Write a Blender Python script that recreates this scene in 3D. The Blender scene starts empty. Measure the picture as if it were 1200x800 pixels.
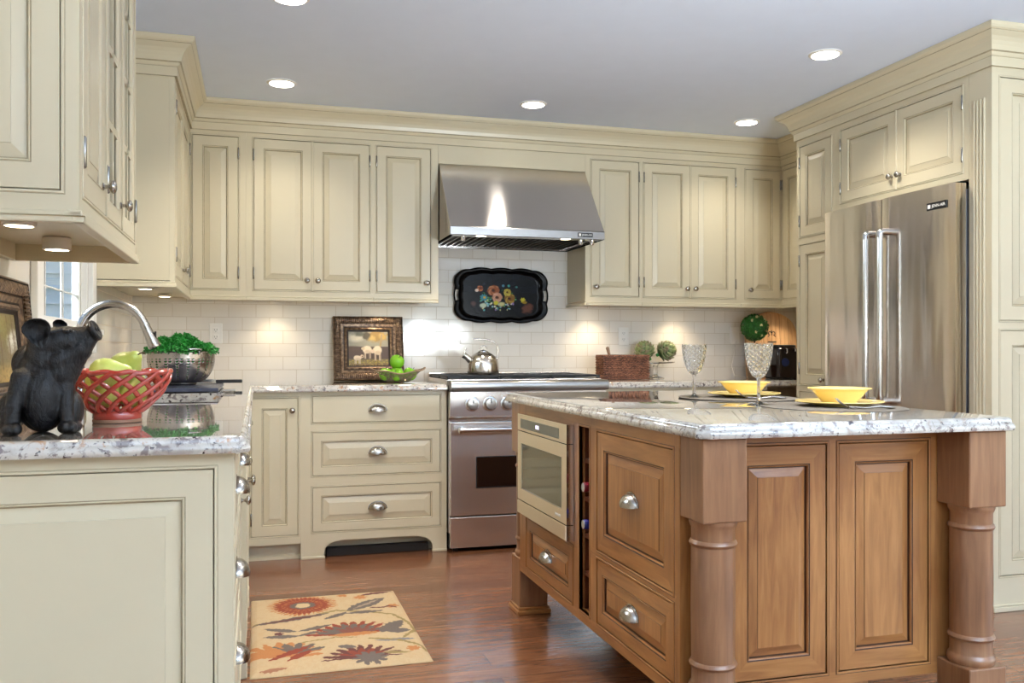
import bpy, bmesh, math, random
import numpy as np
from mathutils import Vector, Matrix
random.seed(7); RNG = np.random.default_rng(7)
PI = math.pi
SC = bpy.context.scene
COL = SC.collection

# ------------------------------------------------------------------ materials
def lin(c):
    r = []
    for v in c[:3]:
        v = v/255.0
        r.append(v/12.92 if v <= .04045 else ((v+.055)/1.055)**2.4)
    return (r[0], r[1], r[2], 1.0)

class NT:
    def __init__(s, name):
        s.m = bpy.data.materials.new(name); s.m.use_nodes = True
        s.t = s.m.node_tree; s.t.nodes.clear()
        s.out = s.n('ShaderNodeOutputMaterial')
    def n(s, typ, **kw):
        nd = s.t.nodes.new(typ)
        for k, v in kw.items():
            if k in nd.inputs: nd.inputs[k].default_value = v
            else: setattr(nd, k, v)
        return nd
    def l(s, a, b): s.t.links.new(a, b)
    def coords(s, scale=(1,1,1), which='Object'):
        tc = s.n('ShaderNodeTexCoord'); mp = s.n('ShaderNodeMapping')
        mp.inputs['Scale'].default_value = scale
        s.l(tc.outputs[which], mp.inputs['Vector']); return mp.outputs['Vector']
    def noise(s, vec, scale, detail=4, rough=.5, dist=0):
        nd = s.n('ShaderNodeTexNoise'); nd.inputs['Scale'].default_value = scale
        nd.inputs['Detail'].default_value = detail; nd.inputs['Roughness'].default_value = rough
        nd.inputs['Distortion'].default_value = dist
        if vec is not None: s.l(vec, nd.inputs['Vector'])
        return nd.outputs['Fac']
    def ramp(s, fac, stops, interp='LINEAR'):
        nd = s.n('ShaderNodeValToRGB'); cr = nd.color_ramp; cr.interpolation = interp
        while len(cr.elements) < len(stops): cr.elements.new(.5)
        for e, (p, c) in zip(cr.elements, stops):
            e.position = p; e.color = c if len(c) == 4 else (*c, 1)
        s.l(fac, nd.inputs['Fac']); return nd.outputs['Color']
    def mix(s, fac, a, b, typ='MIX'):
        nd = s.n('ShaderNodeMix', data_type='RGBA', blend_type=typ)
        for sock, v in ((nd.inputs[0], fac), (nd.inputs[6], a), (nd.inputs[7], b)):
            if hasattr(v, 'links'): s.l(v, sock)
            else: sock.default_value = v
        return nd.outputs[2]
    def bsdf(s, **kw):
        b = s.n('ShaderNodeBsdfPrincipled')
        for k, v in kw.items():
            k = k.replace('_', ' ')
            if hasattr(v, 'links'): s.l(v, b.inputs[k])
            else: b.inputs[k].default_value = v
        s.l(b.outputs[0], s.out.inputs[0]); s.b = b; return b
    def bump(s, h, strength=.2, dist=.002):
        nd = s.n('ShaderNodeBump'); nd.inputs['Strength'].default_value = strength
        nd.inputs['Distance'].default_value = dist
        s.l(h, nd.inputs['Height']); s.l(nd.outputs[0], s.b.inputs['Normal'])

def simple(name, rgb, rough=.5, metal=0, var=.06, nscale=9, bump=0, bscale=60, bdist=.001, stretch=(1,1,1), **kw):
    t = NT(name); v = t.coords(stretch)
    c = lin(rgb); d = tuple(x*(1-var) for x in c[:3])+(1,); e = tuple(min(1, x*(1+var)) for x in c[:3])+(1,)
    col = t.ramp(t.noise(v, nscale), [(.3, d), (.7, e)])
    t.bsdf(Base_Color=col, Roughness=rough, Metallic=metal, **kw)
    if bump: t.bump(t.noise(v, bscale), bump, bdist)
    return t.m

M = {}
M['paint'] = simple('cream_paint', (210,199,170), .33, var=.02, nscale=3, bump=.04, bscale=25)
M['glaze'] = simple('umber_glaze', (170,157,128), .5, var=.15, nscale=40)
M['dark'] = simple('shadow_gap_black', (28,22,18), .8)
M['ceil'] = simple('ceiling_paint', (224,234,252), .85, var=.01)
M['wallpaint'] = simple('wall_paint', (222,216,200), .8, var=.01)
M['white'] = simple('white_enamel', (238,236,230), .35, var=.01)
M['chrome'] = simple('chrome', (225,225,228), .08, 1, var=.01)
M['nickel'] = simple('brushed_nickel', (176,170,162), .24, 1, var=.05, nscale=30)
M['pewter'] = simple('pewter', (150,146,140), .22, 1, var=.1, nscale=40)
M['black'] = simple('black_plastic', (18,18,20), .3)
M['iron'] = simple('cast_iron', (22,24,27), .42, 0, bump=.2)
M['blackglass'] = simple('dark_oven_glass', (30,18,14), .05)
M['yellow'] = simple('yellow_glaze', (240,212,130), .14, var=.03)
M['redglaze'] = simple('red_ceramic_glaze', (168,58,44), .13, var=.12, nscale=14, Coat_Weight=.6)
M['pearskin'] = simple('pear_skin', (186,198,100), .34, var=.16, nscale=22)
M['appleskin'] = simple('green_apple_skin', (122,186,42), .22, var=.14, nscale=18)
M['stemwood'] = simple('fruit_stem', (74,52,30), .7)
M['parsley'] = simple('parsley_leaf', (34,128,40), .5, var=.35, nscale=60)
M['box_leaf'] = simple('boxwood_leaf', (40,104,32), .5, var=.4, nscale=50)
M['cream_bud'] = simple('cream_bud', (226,214,150), .6)
M['terracotta'] = simple('pot_clay', (120,96,72), .7)
M['placemat'] = simple('woven_placemat', (108,99,87), .7, var=.25, nscale=90, bump=.5, bscale=300)
M['pot_white'] = simple('outlet_plate', (240,238,232), .3, var=.01)
M['slot'] = simple('outlet_slot', (60,55,50), .6)
M['board'] = simple('slate_board', (58,62,78), .25, var=.12, nscale=30)
M['handlewood'] = simple('handle_wood', (150,122,98), .55, var=.15, nscale=30)
M['cord'] = simple('cord_white', (225,220,210), .4)
M['bottle_red'] = simple('bottle_capsule_red', (120,20,34), .3)
M['bottle_blue'] = simple('bottle_capsule_blue', (40,44,120), .25)
M['foil'] = simple('capsule_top', (190,190,192), .3, .8)
M['bottleglass'] = simple('bottle_green_glass', (20,34,22), .08)

def steel(name, rgb, rough, stretch, aniso=.5, wav=False):
    t = NT(name); v = t.coords(stretch)
    n = t.noise(v, 60, 3)
    c = lin(rgb)
    col = t.ramp(n, [(.3, tuple(x*.985 for x in c[:3])), (.7, tuple(min(1, x*1.01) for x in c[:3]))])
    rr = t.n('ShaderNodeMapRange'); rr.inputs['To Min'].default_value = rough*.98; rr.inputs['To Max'].default_value = rough*1.02
    t.l(n, rr.inputs['Value'])
    cx = t.n('ShaderNodeCombineXYZ'); cx.inputs[2].default_value = 1
    t.bsdf(Base_Color=col, Roughness=rr.outputs[0], Metallic=1, Anisotropic=aniso, Tangent=cx.outputs[0])
    if wav: t.bump(t.noise(t.coords((5,5,.7)), 1.3, 2), .35, .02)
    return t.m
M['steel_h'] = steel('stainless_horizontal_brush', (228,223,220), .125, (.3,.3,30), .95)
M['steel_lip'] = simple('stainless_dimmed_edge', (140,136,132), .28, 1, var=.03, nscale=20)  # same steel as the hood, base colour darkened for its dimmer reflections
M['steel_r'] = steel('stainless_range_front', (228,221,214), .27, (.3,.3,30), .6)
M['steel_sat'] = simple('satin_steel', (206,200,192), .2, 1, var=.05, nscale=40, stretch=(1,1,.1))
M['steel_v'] = steel('stainless_vertical_brush', (226,218,210), .2, (.3,.3,30), .8, wav=True)
M['steel_warm'] = steel('stainless_trim_satin', (240,228,206), .34, (.3,.3,14))
M['steel_pol'] = simple('polished_steel', (205,203,200), .13, 1, var=.04, nscale=10)

# painted / stained wood with grain along z or along the rail
def wood(name, dark, mid, light, scale, rough=.32, coat=.25):
    t = NT(name); v = t.coords(scale)
    n1 = t.noise(v, 3.2, 6, .6, .8)
    v2 = t.coords((1,1,1)); n2 = t.noise(v2, 3.0, 2)
    c = t.ramp(n1, [(.3, lin(dark)), (.52, lin(mid)), (.75, lin(light))])
    c2 = t.mix(.35, c, t.ramp(n2, [(.35, lin(dark)), (.65, lin(light))]))
    t.bsdf(Base_Color=c2, Roughness=rough, Coat_Weight=coat, Coat_Roughness=.15)
    t.bump(n1, .05, .001); return t.m
ISL = ((120,72,36), (158,106,58), (186,134,80))
M['wood_v'] = wood('maple_stain_upright_grain', *ISL, (14,14,1.1))
M['wood_h'] = wood('maple_stain_level_grain', *ISL, (1.1,1.1,14))
M['wood_post'] = wood('maple_stain_turned_post', (106,70,46), (134,94,64), (158,114,80), (14,14,1.1))
M['wood_glaze'] = simple('walnut_glaze', (62,34,20), .4)
M['rack_wood'] = wood('rack_wood', (70,34,22), (96,50,32), (120,66,42), (10,10,2))
M['rustic_board'] = wood('pale_rustic_board', (150,104,66), (206,166,120), (226,192,150), (12,12,1.0), .5, 0)

# granite
def granite(name, base, blot, gray, seed):
    t = NT(name); v = t.coords()
    mp = v.node; mp.inputs['Location'].default_value = (seed, seed*.7, 0)
    n1 = t.noise(v, 14, 6, .6, .6); n2 = t.noise(v, 34, 5, .65, .4); n3 = t.noise(v, 7, 4, .6, 1.5)
    vo = t.n('ShaderNodeTexVoronoi'); vo.inputs['Scale'].default_value = 130; t.l(v, vo.inputs['Vector'])
    c = t.ramp(n1, [(.35, lin(gray)), (.5, lin(base)), (.7, lin(base))])
    c = t.mix(t.ramp(n2, [(.58, (0,0,0,1)), (.68, (1,1,1,1))]), c, lin(blot))
    fleck = t.ramp(n2, [(.39, (1,1,1,1)), (.44, (0,0,0,1))])
    c = t.mix(fleck, c, lin((128,118,116)))
    dk = t.ramp(t.noise(v, 62, 3, .6), [(.33, (1,1,1,1)), (.38, (0,0,0,1))])
    c = t.mix(dk, c, lin((60,44,48)))
    vein = t.ramp(n3, [(.485, (0,0,0,1)), (.497, (1,1,1,1)), (.503, (1,1,1,1)), (.515, (0,0,0,1))])
    c = t.mix(t.mix(.45, (0,0,0,1), vein), c, lin((110,100,100)))
    t.bsdf(Base_Color=c, Roughness=.05, Coat_Weight=1, Coat_Roughness=.012, Coat_IOR=1.7, IOR=1.6); return t.m
M['granite'] = granite('granite_left', (198,192,182), (178,130,88), (166,158,150), 3.1)
M['granite_isl'] = granite('granite_island', (190,186,178), (156,142,130), (160,156,150), 9.3)

# subway tile
def tile(name, axis):
    t = NT(name); tc = t.n('ShaderNodeTexCoord'); sp = t.n('ShaderNodeSeparateXYZ'); cb = t.n('ShaderNodeCombineXYZ')
    t.l(tc.outputs['Object'], sp.inputs[0]); t.l(sp.outputs[axis], cb.inputs[0])
    ad = t.n('ShaderNodeMath', operation='SUBTRACT'); ad.inputs[1].default_value = .914-.0762*.1
    t.l(sp.outputs[2], ad.inputs[0]); t.l(ad.outputs[0], cb.inputs[1])
    bk = t.n('ShaderNodeTexBrick'); bk.offset = .5
    for k, v in (('Scale',1), ('Brick Width',.1524), ('Row Height',.0762), ('Mortar Size',.0016), ('Mortar Smooth',.25),
                 ('Color1', lin((232,228,220))), ('Color2', lin((226,221,212))), ('Mortar', lin((200,190,174)))):
        bk.inputs[k].default_value = v
    t.l(cb.outputs[0], bk.inputs['Vector'])
    rr = t.n('ShaderNodeMapRange'); rr.inputs['To Min'].default_value = .09; rr.inputs['To Max'].default_value = .7
    t.l(bk.outputs['Fac'], rr.inputs['Value'])
    t.bsdf(Base_Color=bk.outputs['Color'], Roughness=rr.outputs[0])
    inv = t.n('ShaderNodeMath', operation='SUBTRACT'); inv.inputs[0].default_value = 1
    t.l(bk.outputs['Fac'], inv.inputs[1])
    nz = t.noise(tc.outputs['Object'], 9, 2)
    ad2 = t.n('ShaderNodeMath', operation='MULTIPLY_ADD'); ad2.inputs[1].default_value = .35
    t.l(nz, ad2.inputs[0]); t.l(inv.outputs[0], ad2.inputs[2])
    t.bump(ad2.outputs[0], .55, .0025); return t.m
M['tile_back'] = tile('subway_tile_back', 0)
M['tile_left'] = tile('subway_tile_left', 1)

# plank floor, planks along X
def floor_mat():
    t = NT('hand_scraped_plank_floor'); v = t.coords()
    bk = t.n('ShaderNodeTexBrick'); bk.offset = .37; bk.offset_frequency = 2
    for k, x in (('Scale',1), ('Brick Width',1.25), ('Row Height',.125), ('Mortar Size',.0016), ('Mortar Smooth',.2), ('Bias',0),
                 ('Color1', (0,0,0,1)), ('Color2', (1,1,1,1)), ('Mortar', (.5,.5,.5,1))):
        bk.inputs[k].default_value = x
    t.l(v, bk.inputs['Vector'])
    vs = t.coords((1.2,12,1)); g = t.noise(vs, 3.2, 7, .62, 1.1)
    grain = t.ramp(g, [(.28, lin((60,35,22))), (.5, lin((118,74,49))), (.72, lin((162,112,77)))])
    tone = t.ramp(bk.outputs['Color'], [(0, lin((86,52,34))), (1, lin((148,100,68)))])
    c = t.mix(.42, grain, tone)
    c = t.mix(bk.outputs['Fac'], c, lin((44,24,16)))
    t.bsdf(Base_Color=c, Roughness=.24, Coat_Weight=.3, Coat_Roughness=.12)
    inv = t.n('ShaderNodeMath', operation='MULTIPLY_ADD'); inv.inputs[1].default_value = -1.4
    t.l(bk.outputs['Fac'], inv.inputs[0]); t.l(t.noise(t.coords((2,9,1)), 5, 4), inv.inputs[2])
    t.bump(inv.outputs[0], .3, .003); return t.m
M['floor'] = floor_mat()

def emis(name, rgb, s):
    t = NT(name); e = t.n('ShaderNodeEmission'); e.inputs['Color'].default_value = lin(rgb)
    e.inputs['Strength'].default_value = s; t.l(e.outputs[0], t.out.inputs[0]); return t.m
M['lamp'] = emis('lamp_glow', (255,244,226), 9)
M['puck'] = emis('puck_glow', (255,232,196), 9)
M['display'] = emis('display_glow', (214,206,236), .9)

def glass(name, tint=(255,255,255), rough=0, ior=1.45):
    t = NT(name); v = t.coords(); n = t.noise(v, 20)
    c = lin(tint)
    t.bsdf(Base_Color=c, Roughness=rough, IOR=ior, Transmission_Weight=1.0)
    return t.m
M['glass'] = glass('clear_glass')
M['pane'] = glass('window_pane', ior=1.1)

def pattern(name, rough=.7, bump=0, coat=0, spec=.5):
    t = NT(name); a = t.n('ShaderNodeAttribute'); a.attribute_name = 'Col'
    nz = t.noise(t.coords(), 220, 2)
    c = t.mix(.12, a.outputs['Color'], t.ramp(nz, [(.3, (.2,.2,.2,1)), (.7, (1,1,1,1))]), 'MULTIPLY')
    t.bsdf(Base_Color=c, Roughness=rough, Coat_Weight=coat, Specular_IOR_Level=spec)
    if bump: t.bump(t.noise(t.coords(), 420, 2), bump, .002)
    return t.m
M['rug'] = pattern('tufted_wool', .95, .6)
M['canvas'] = pattern('oil_on_canvas', .45, .15)
M['tole'] = pattern('painted_black_lacquer', .22, 0, 0, .10)
M['artichoke'] = pattern('artichoke_bract', .55)
def gilt():
    t = NT('bronze_gilt'); n = t.noise(t.coords(), 60, 4)
    t.bsdf(Base_Color=t.ramp(n, [(.3, lin((72,56,46))), (.55, lin((128,104,82))), (.8, lin((176,150,120)))]), Roughness=.38, Metallic=.5)
    t.bump(n, .2, .001); return t.m
M['gilt'] = gilt()
M['gilt_dark'] = simple('dark_patina', (40,30,26), .5, .3)
def pig_mat():
    t = NT('ebonised_carved_wood'); v = t.coords((1,1,.5)); n = t.noise(v, 60, 6, .65, .8)
    t.bsdf(Base_Color=t.ramp(n, [(.3, lin((6,7,9))), (.7, lin((20,20,24)))]), Roughness=.3, Specular_IOR_Level=.38)
    t.bump(n, 1.0, .006); return t.m
M['pig'] = pig_mat()
def wick():
    t = NT('dark_wicker'); v = t.coords((1,1,1))
    w = t.n('ShaderNodeTexWave'); w.bands_direction = 'Z'; w.inputs['Scale'].default_value = 26; w.inputs['Distortion'].default_value = 7
    w.inputs['Detail'].default_value = 3; w.inputs['Detail Scale'].default_value = 3
    t.l(v, w.inputs['Vector'])
    n = t.noise(v, 22, 3)
    c = t.ramp(w.outputs['Fac'], [(.1, lin((46,22,16))), (.6, lin((120,68,46))), (1, lin((176,120,88)))])
    t.bsdf(Base_Color=t.mix(.3, c, t.ramp(n, [(.35, lin((40,20,16))), (.65, lin((170,112,80)))])), Roughness=.55); return t.m
M['wicker'] = wick()
M['siding'] = simple('house_siding', (205,226,236), .8, var=.03)
M['blue_trim'] = simple('exterior_blue_trim', (120,170,215), .6)
M['grass'] = simple('lawn', (90,120,70), .9, var=.3)

# ------------------------------------------------------------------ mesh builder
class MB:
    def __init__(s, T=None): s.v=[]; s.f=[]; s.m=[]; s.T=T
    def add(s, vs, fs, m=0, X=None):
        o = len(s.v)
        for p in vs:
            p = Vector(p)
            if X is not None: p = X @ p
            if s.T is not None: p = s.T @ p
            s.v.append(p)
        for i, f in enumerate(fs):
            s.f.append([k+o for k in f]); s.m.append(m[i] if isinstance(m, (list, tuple)) else m)
        return s
    def box(s, x0,x1,y0,y1,z0,z1, m=0, X=None):
        return s.add([(x0,y0,z0),(x1,y0,z0),(x1,y1,z0),(x0,y1,z0),(x0,y0,z1),(x1,y0,z1),(x1,y1,z1),(x0,y1,z1)],
            [(0,3,2,1),(4,5,6,7),(0,1,5,4),(1,2,6,5),(2,3,7,6),(3,0,4,7)], m, X)
    def tube(s, pts, r, seg=8, m=0, closed=False, X=None, flat=1.0):
        pts = [Vector(p) for p in pts]; n = len(pts); rs = r if isinstance(r, (list, tuple)) else [r]*n
        vs = []; up = None
        for i, p in enumerate(pts):
            if closed: d = pts[(i+1)%n]-pts[i-1]
            else: d = pts[min(i+1,n-1)]-pts[max(i-1,0)]
            d.normalize()
            if up is None:
                up = Vector((0,0,1)) if abs(d.z) < .9 else Vector((1,0,0))
            up = (up-d*up.dot(d)).normalized(); b = d.cross(up)
            for k in range(seg):
                a = 2*PI*k/seg; vs.append(p+(up*math.cos(a)+b*math.sin(a)*flat)*rs[i])
        fs = []
        for i in range(n if closed else n-1):
            j = (i+1)%n
            for k in range(seg):
                q = (k+1)%seg; fs.append((i*seg+k, i*seg+q, j*seg+q, j*seg+k))
        if not closed: fs.append(tuple(reversed(range(seg)))); fs.append(tuple((n-1)*seg+k for k in range(seg)))
        return s.add(vs, fs, m, X)
    def lathe(s, prof, c=(0,0,0), seg=24, m=0, X=None, rf=None, caps=True):
        vs = []; fs = []; n = len(prof); c = Vector(c)
        for i, (r, z) in enumerate(prof):
            for k in range(seg):
                a = 2*PI*k/seg; rr = r*(rf(a, i) if rf else 1)
                vs.append(c+Vector((rr*math.cos(a), rr*math.sin(a), z)))
        for i in range(n-1):
            for k in range(seg):
                q = (k+1)%seg; fs.append((i*seg+k, i*seg+q, (i+1)*seg+q, (i+1)*seg+k))
        ms = [m[i//seg] if isinstance(m, list) else m for i in range(len(fs))]
        if caps:
            if prof[0][0] > 1e-6: fs.append(tuple(reversed(range(seg)))); ms.append(ms[0])
            if prof[-1][0] > 1e-6: fs.append(tuple((n-1)*seg+k for k in range(seg))); ms.append(ms[-1])
        return s.add(vs, fs, ms, X)
    def ell(s, c, r, seg=20, rings=12, m=0, R=None, X=None):
        if not hasattr(r, '__len__'): r = (r,r,r)
        vs = []; fs = []; c = Vector(c)
        for i in range(rings+1):
            t = PI*i/rings
            for k in range(seg):
                a = 2*PI*k/seg
                p = Vector((r[0]*math.sin(t)*math.cos(a), r[1]*math.sin(t)*math.sin(a), r[2]*math.cos(t)))
                if R is not None: p = R @ p
                vs.append(c+p)
        for i in range(rings):
            for k in range(seg):
                q = (k+1)%seg; fs.append((i*seg+k, (i+1)*seg+k, (i+1)*seg+q, i*seg+q))
        return s.add(vs, fs, m, X)
    def rects(s, u0,u1,z0,z1, prof, cap=True, m=0, X=None, capm=None):
        """nested rectangles facing -Y: prof = [(inset, y, material or (level, upright))]"""
        vs = []; fs = []; ms = []
        for (i, y, *_) in prof: vs += [(u0+i,y,z0+i),(u1-i,y,z0+i),(u1-i,y,z1-i),(u0+i,y,z1-i)]
        for a in range(len(prof)-1):
            mm = prof[a+1][2] if len(prof[a+1]) > 2 else m
            for k in range(4):
                q = (k+1)%4; fs.append((a*4+k, a*4+q, a*4+4+q, a*4+4+k))
                ms.append(mm[k%2] if isinstance(mm, tuple) else mm)
        if cap:
            b = (len(prof)-1)*4; fs.append((b,b+1,b+2,b+3))
            cm = capm if capm is not None else m
            ms.append(cm[1] if isinstance(cm, tuple) else cm)
        return s.add(vs, fs, ms, X)
    def prism(s, poly, z0, z1, m=0, X=None):
        n = len(poly); vs = [(x,y,z0) for x,y in poly]+[(x,y,z1) for x,y in poly]
        fs = [tuple(reversed(range(n))), tuple(range(n,2*n))]+[(k,(k+1)%n,n+(k+1)%n,n+k) for k in range(n)]
        return s.add(vs, fs, m, X)
    def build(s, name, mats, parent=None, bevel=0, seg=2, smooth=None, loc=None, rz=0, recalc=True, sub=0):
        me = bpy.data.meshes.new(name)
        me.from_pydata([tuple(p) for p in s.v], [], s.f)
        if not isinstance(mats, (list, tuple)): mats = [mats]
        for x in mats: me.materials.append(M[x] if isinstance(x, str) else x)
        me.polygons.foreach_set('material_index', s.m)
        bm = bmesh.new(); bm.from_mesh(me)
        bmesh.ops.remove_doubles(bm, verts=bm.verts, dist=1e-6)
        if recalc: bmesh.ops.recalc_face_normals(bm, faces=bm.faces)
        bm.to_mesh(me); bm.free()
        if smooth is not None:
            me.polygons.foreach_set('use_smooth', [True]*len(me.polygons))
            me.set_sharp_from_angle(angle=math.radians(smooth))
        o = bpy.data.objects.new(name, me); COL.objects.link(o)
        if bevel:
            b = o.modifiers.new('bevel', 'BEVEL'); b.width = bevel; b.segments = seg; b.limit_method = 'ANGLE'; b.angle_limit = math.radians(40)
        if sub:
            b = o.modifiers.new('sub', 'SUBSURF'); b.levels = sub; b.render_levels = sub
        if parent is not None: o.parent = parent
        if loc is not None: o.location = loc
        if rz: o.rotation_euler[2] = rz
        return o

def tag(o, label=None, cat=None, group=None, kind=None):
    if label: o['label'] = label
    if cat: o['category'] = cat
    if group: o['group'] = group
    if kind: o['kind'] = kind
    return o
def thing(name, label, cat, loc=(0,0,0), rz=0, group=None):
    o = bpy.data.objects.new(name, None); COL.objects.link(o); o.empty_display_size = .05
    o.location = loc; o.rotation_euler = (0,0,rz); return tag(o, label, cat, group)
def struct(name, mb, mats, label=None, **kw):
    return tag(mb.build(name, mats, **kw), label=label, kind='structure')
def dup(root, loc, rz=None, label=None):
    def cp(o, par):
        c = o.copy(); COL.objects.link(c)
        if par is not None: c.parent = par
        for ch in list(o.children): cp(ch, c)
        return c
    r = cp(root, None); r.location = loc
    if rz is not None: r.rotation_euler[2] = rz
    if label: r['label'] = label
    return r
def Fr(x, y, z, deg):          # frame: u right, local y inward, z up
    return Matrix.Translation((x,y,z)) @ Matrix.Rotation(math.radians(deg), 4, 'Z')
def mitre(path, closed=False):
    n = len(path); out = []
    for i in range(n):
        ns = []
        for a, b in ((i-1,i),(i,i+1)):
            if not closed and (a < 0 or b > n-1): continue
            p = Vector(path[a%n]); q = Vector(path[b%n]); d = (q-p).normalized(); ns.append(Vector((d.y,-d.x)))
        if len(ns) == 1: out.append(ns[0])
        else: out.append((ns[0]+ns[1])/(1+ns[0].dot(ns[1])))
    return out
def sweep(mb, path, prof, m=0, closed=False):
    mi = mitre(path, closed); vs = []; fs = []; ms = []; k = len(prof); n = len(path)
    for p, q in zip(path, mi):
        for pr in prof: vs.append((p[0]+q.x*pr[0], p[1]+q.y*pr[0], pr[1]))
    for i in range(n if closed else n-1):
        j = (i+1)%n
        for a in range(k-1):
            fs.append((i*k+a, j*k+a, j*k+a+1, i*k+a+1)); ms.append(prof[a+1][2] if len(prof[a+1]) > 2 else m)
    if not closed: fs += [tuple(range(k)), tuple(reversed([(n-1)*k+a for a in range(k)]))]; ms += [m, m]
    return mb.add(vs, fs, ms)
def text_part(body, size, name, mat, parent, X, depth=.0006, align='CENTER', sx=1):
    cu = bpy.data.curves.new(name, 'FONT'); cu.body = body; cu.size = size; cu.extrude = depth; cu.align_x = align; cu.align_y = 'CENTER'
    t = bpy.data.objects.new(name+'_tmp', cu); COL.objects.link(t)
    bpy.context.view_layer.update()
    me = bpy.data.meshes.new_from_object(t.evaluated_get(bpy.context.evaluated_depsgraph_get()))
    bpy.data.objects.remove(t)
    me.transform(X @ Matrix.Rotation(PI/2, 4, 'X') @ Matrix.Diagonal((sx,1,1,1)))
    me.materials.clear(); me.materials.append(M[mat])
    o = bpy.data.objects.new(name, me); COL.objects.link(o); o.parent = parent; return o

# ------------------------------------------------------------------ joinery
PM = dict(paint=('paint','paint','glaze','glaze'), wood=('wood_h','wood_v','wood_glaze','wood_glaze'))
# material slots: 0 level grain, 1 upright grain, 2 glaze line, 3 groove
def front(name, root, T, u0,u1,z0,z1, style='raised', kind='paint', stile=.058, g=.0022, th=.02, hw=None, hinge=None, y=0, parent=None, bev=.026):
    mb = MB(T); W = (0,1)
    a,b,c,d = u0+g, u1-g, z0+g, z1-g
    if style == 'slab':
        mb.rects(a,b,c,d, [(0,y+th,0),(0,y+.002,0),(.002,y,0)], m=0)
    elif style == 'glass':
        mb.rects(a,b,c,d, [(stile,y+th,W),(0,y+th,W),(0,y+.002,W),(.002,y,W),(stile-.006,y,W),(stile,y+.006,W),(stile,y+th,W)], cap=False)
        zz0, zz1 = c+stile, d-stile
        mb.box((a+b)/2-.009,(a+b)/2+.009, y+.003,y+.016, zz0,zz1, 1)
        nm = max(2, round((zz1-zz0)/.2))
        for k in range(1, nm): q = zz0+(zz1-zz0)*k/nm; mb.box(a+stile,b-stile, y+.003,y+.016, q-.009,q+.009, 0)
    else:
        s = stile
        mb.rects(a,b,c,d, [(0,y+th,W),(0,y+.0015,W),(.0015,y,W),(s-.007,y,W),(s-.0055,y+.0015,(2,2)),(s-.0042,y+.0015,(2,2)),(s-.003,y,W),(s-.001,y+.001,W),(s,y+.006,W),
            (s+.0008,y+.010,(3,3)),(s+.0035,y+.010,(3,3)),(s+.0035+bev,y+.003,W),(s+.0038+bev,y+.0015,(2,2)),(s+.005+bev,y+.0013,W)], m=W, capm=W)
    o = mb.build(name, PM[kind], parent or root, recalc=False)
    if style == 'glass':
        MB(T).box(a+stile-.004,b-stile+.004, y+.009,y+.011, c+stile-.004,d-stile+.004).build('glass_pane', 'pane', o)
    if hw:
        typ, hu, hz = hw
        (knob if typ == 'knob' else cup)(o, T @ Matrix.Translation((hu, y, hz)))
    if hinge:
        hu = u0 if hinge == 'L' else u1
        H = z1-z0
        for hz in (z0+min(.09,H*.2), z1-min(.09,H*.2)):
            MB(T).lathe([(0,-.034),(.0025,-.033),(.0045,-.030),(.0045,.030),(.0025,.033),(0,.034)], (hu, y-.003, hz), 10).build('hinge', 'pewter', o, smooth=40)
    return o
def knob(par, T):
    X = T @ Matrix.Rotation(PI/2, 4, 'X')
    MB(X).lathe([(0,0),(.009,0),(.009,.002),(.005,.004),(.0045,.011),(.008,.015),(.0145,.019),(.0155,.023),(.013,.027),(.007,.030),(0,.031)], seg=20).build('knob', 'nickel', par, smooth=50)
CUPM = {}
def cup(par, T, w=.096, h=.036, p=.032):
    key = (w,h,p)
    mb = MB(T); vs=[]; fs=[]; A=18; B=8
    for off in (0, .0018):
        for i in range(A+1):
            a = PI*i/A
            for j in range(B+1):
                b = (PI/2+.12)*j/B
                vs.append(((w/2-off)*math.cos(a), -(p-off)*math.sin(a)*math.sin(b)-.001, (h-off)*math.sin(a)*math.cos(b)-.012))
    N = (A+1)*(B+1)
    for k in (0, N):
        for i in range(A):
            for j in range(B):
                q = k+i*(B+1)+j; fs.append((q,q+1,q+B+2,q+B+1) if k == 0 else (q,q+B+1,q+B+2,q+1))
    for i in range(A):
        q = i*(B+1)+B; fs.append((q,q+B+1,q+B+1+N,q+N))
    mb.add(vs, fs)
    pl = [(w/2+.004, -.012)]+[((w/2+.004)*math.cos(PI*i/16), (h+.004)*math.sin(PI*i/16)-.012) for i in range(1,16)]+[(-w/2-.004, -.012)]
    R = Matrix.Rotation(PI/2, 4, 'X')
    mb.prism(pl, 0, .0016, X=R)
    mb.build('cup_pull', 'nickel', par, smooth=50, recalc=False)
def face_frame(root, T, W, z0, z1, opens, kind='paint', th=.02, bead=True, name='face_frame', u_0=0):
    mb = MB(T)
    us = sorted({u_0, W, *[o[0] for o in opens], *[o[1] for o in opens]}); zs = sorted({z0, z1, *[o[2] for o in opens], *[o[3] for o in opens]})
    for i in range(len(us)-1):
        for j in range(len(zs)-1):
            uc = (us[i]+us[i+1])/2; zc = (zs[j]+zs[j+1])/2
            if any(o[0] < uc < o[1] and o[2] < zc < o[3] for o in opens): continue
            wide = (us[i+1]-us[i]) > (zs[j+1]-zs[j])
            mb.box(us[i],us[i+1],0,th,zs[j],zs[j+1], 0 if wide else 1)
    if bead:
        for (a,b,c,d) in opens:
            mb.rects(a,b,c,d, [(0,.012,(0,1)),(0,-.001,(0,1)),(-.0012,-.0024,(0,1)),(-.005,-.0024,(0,1)),(-.0062,-.0003,(0,1)),(-.0078,-.0003,(2,2)),(-.008,.0005,(2,2))], cap=False)
    return mb.build(name, PM[kind], root, recalc=False)
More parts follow.
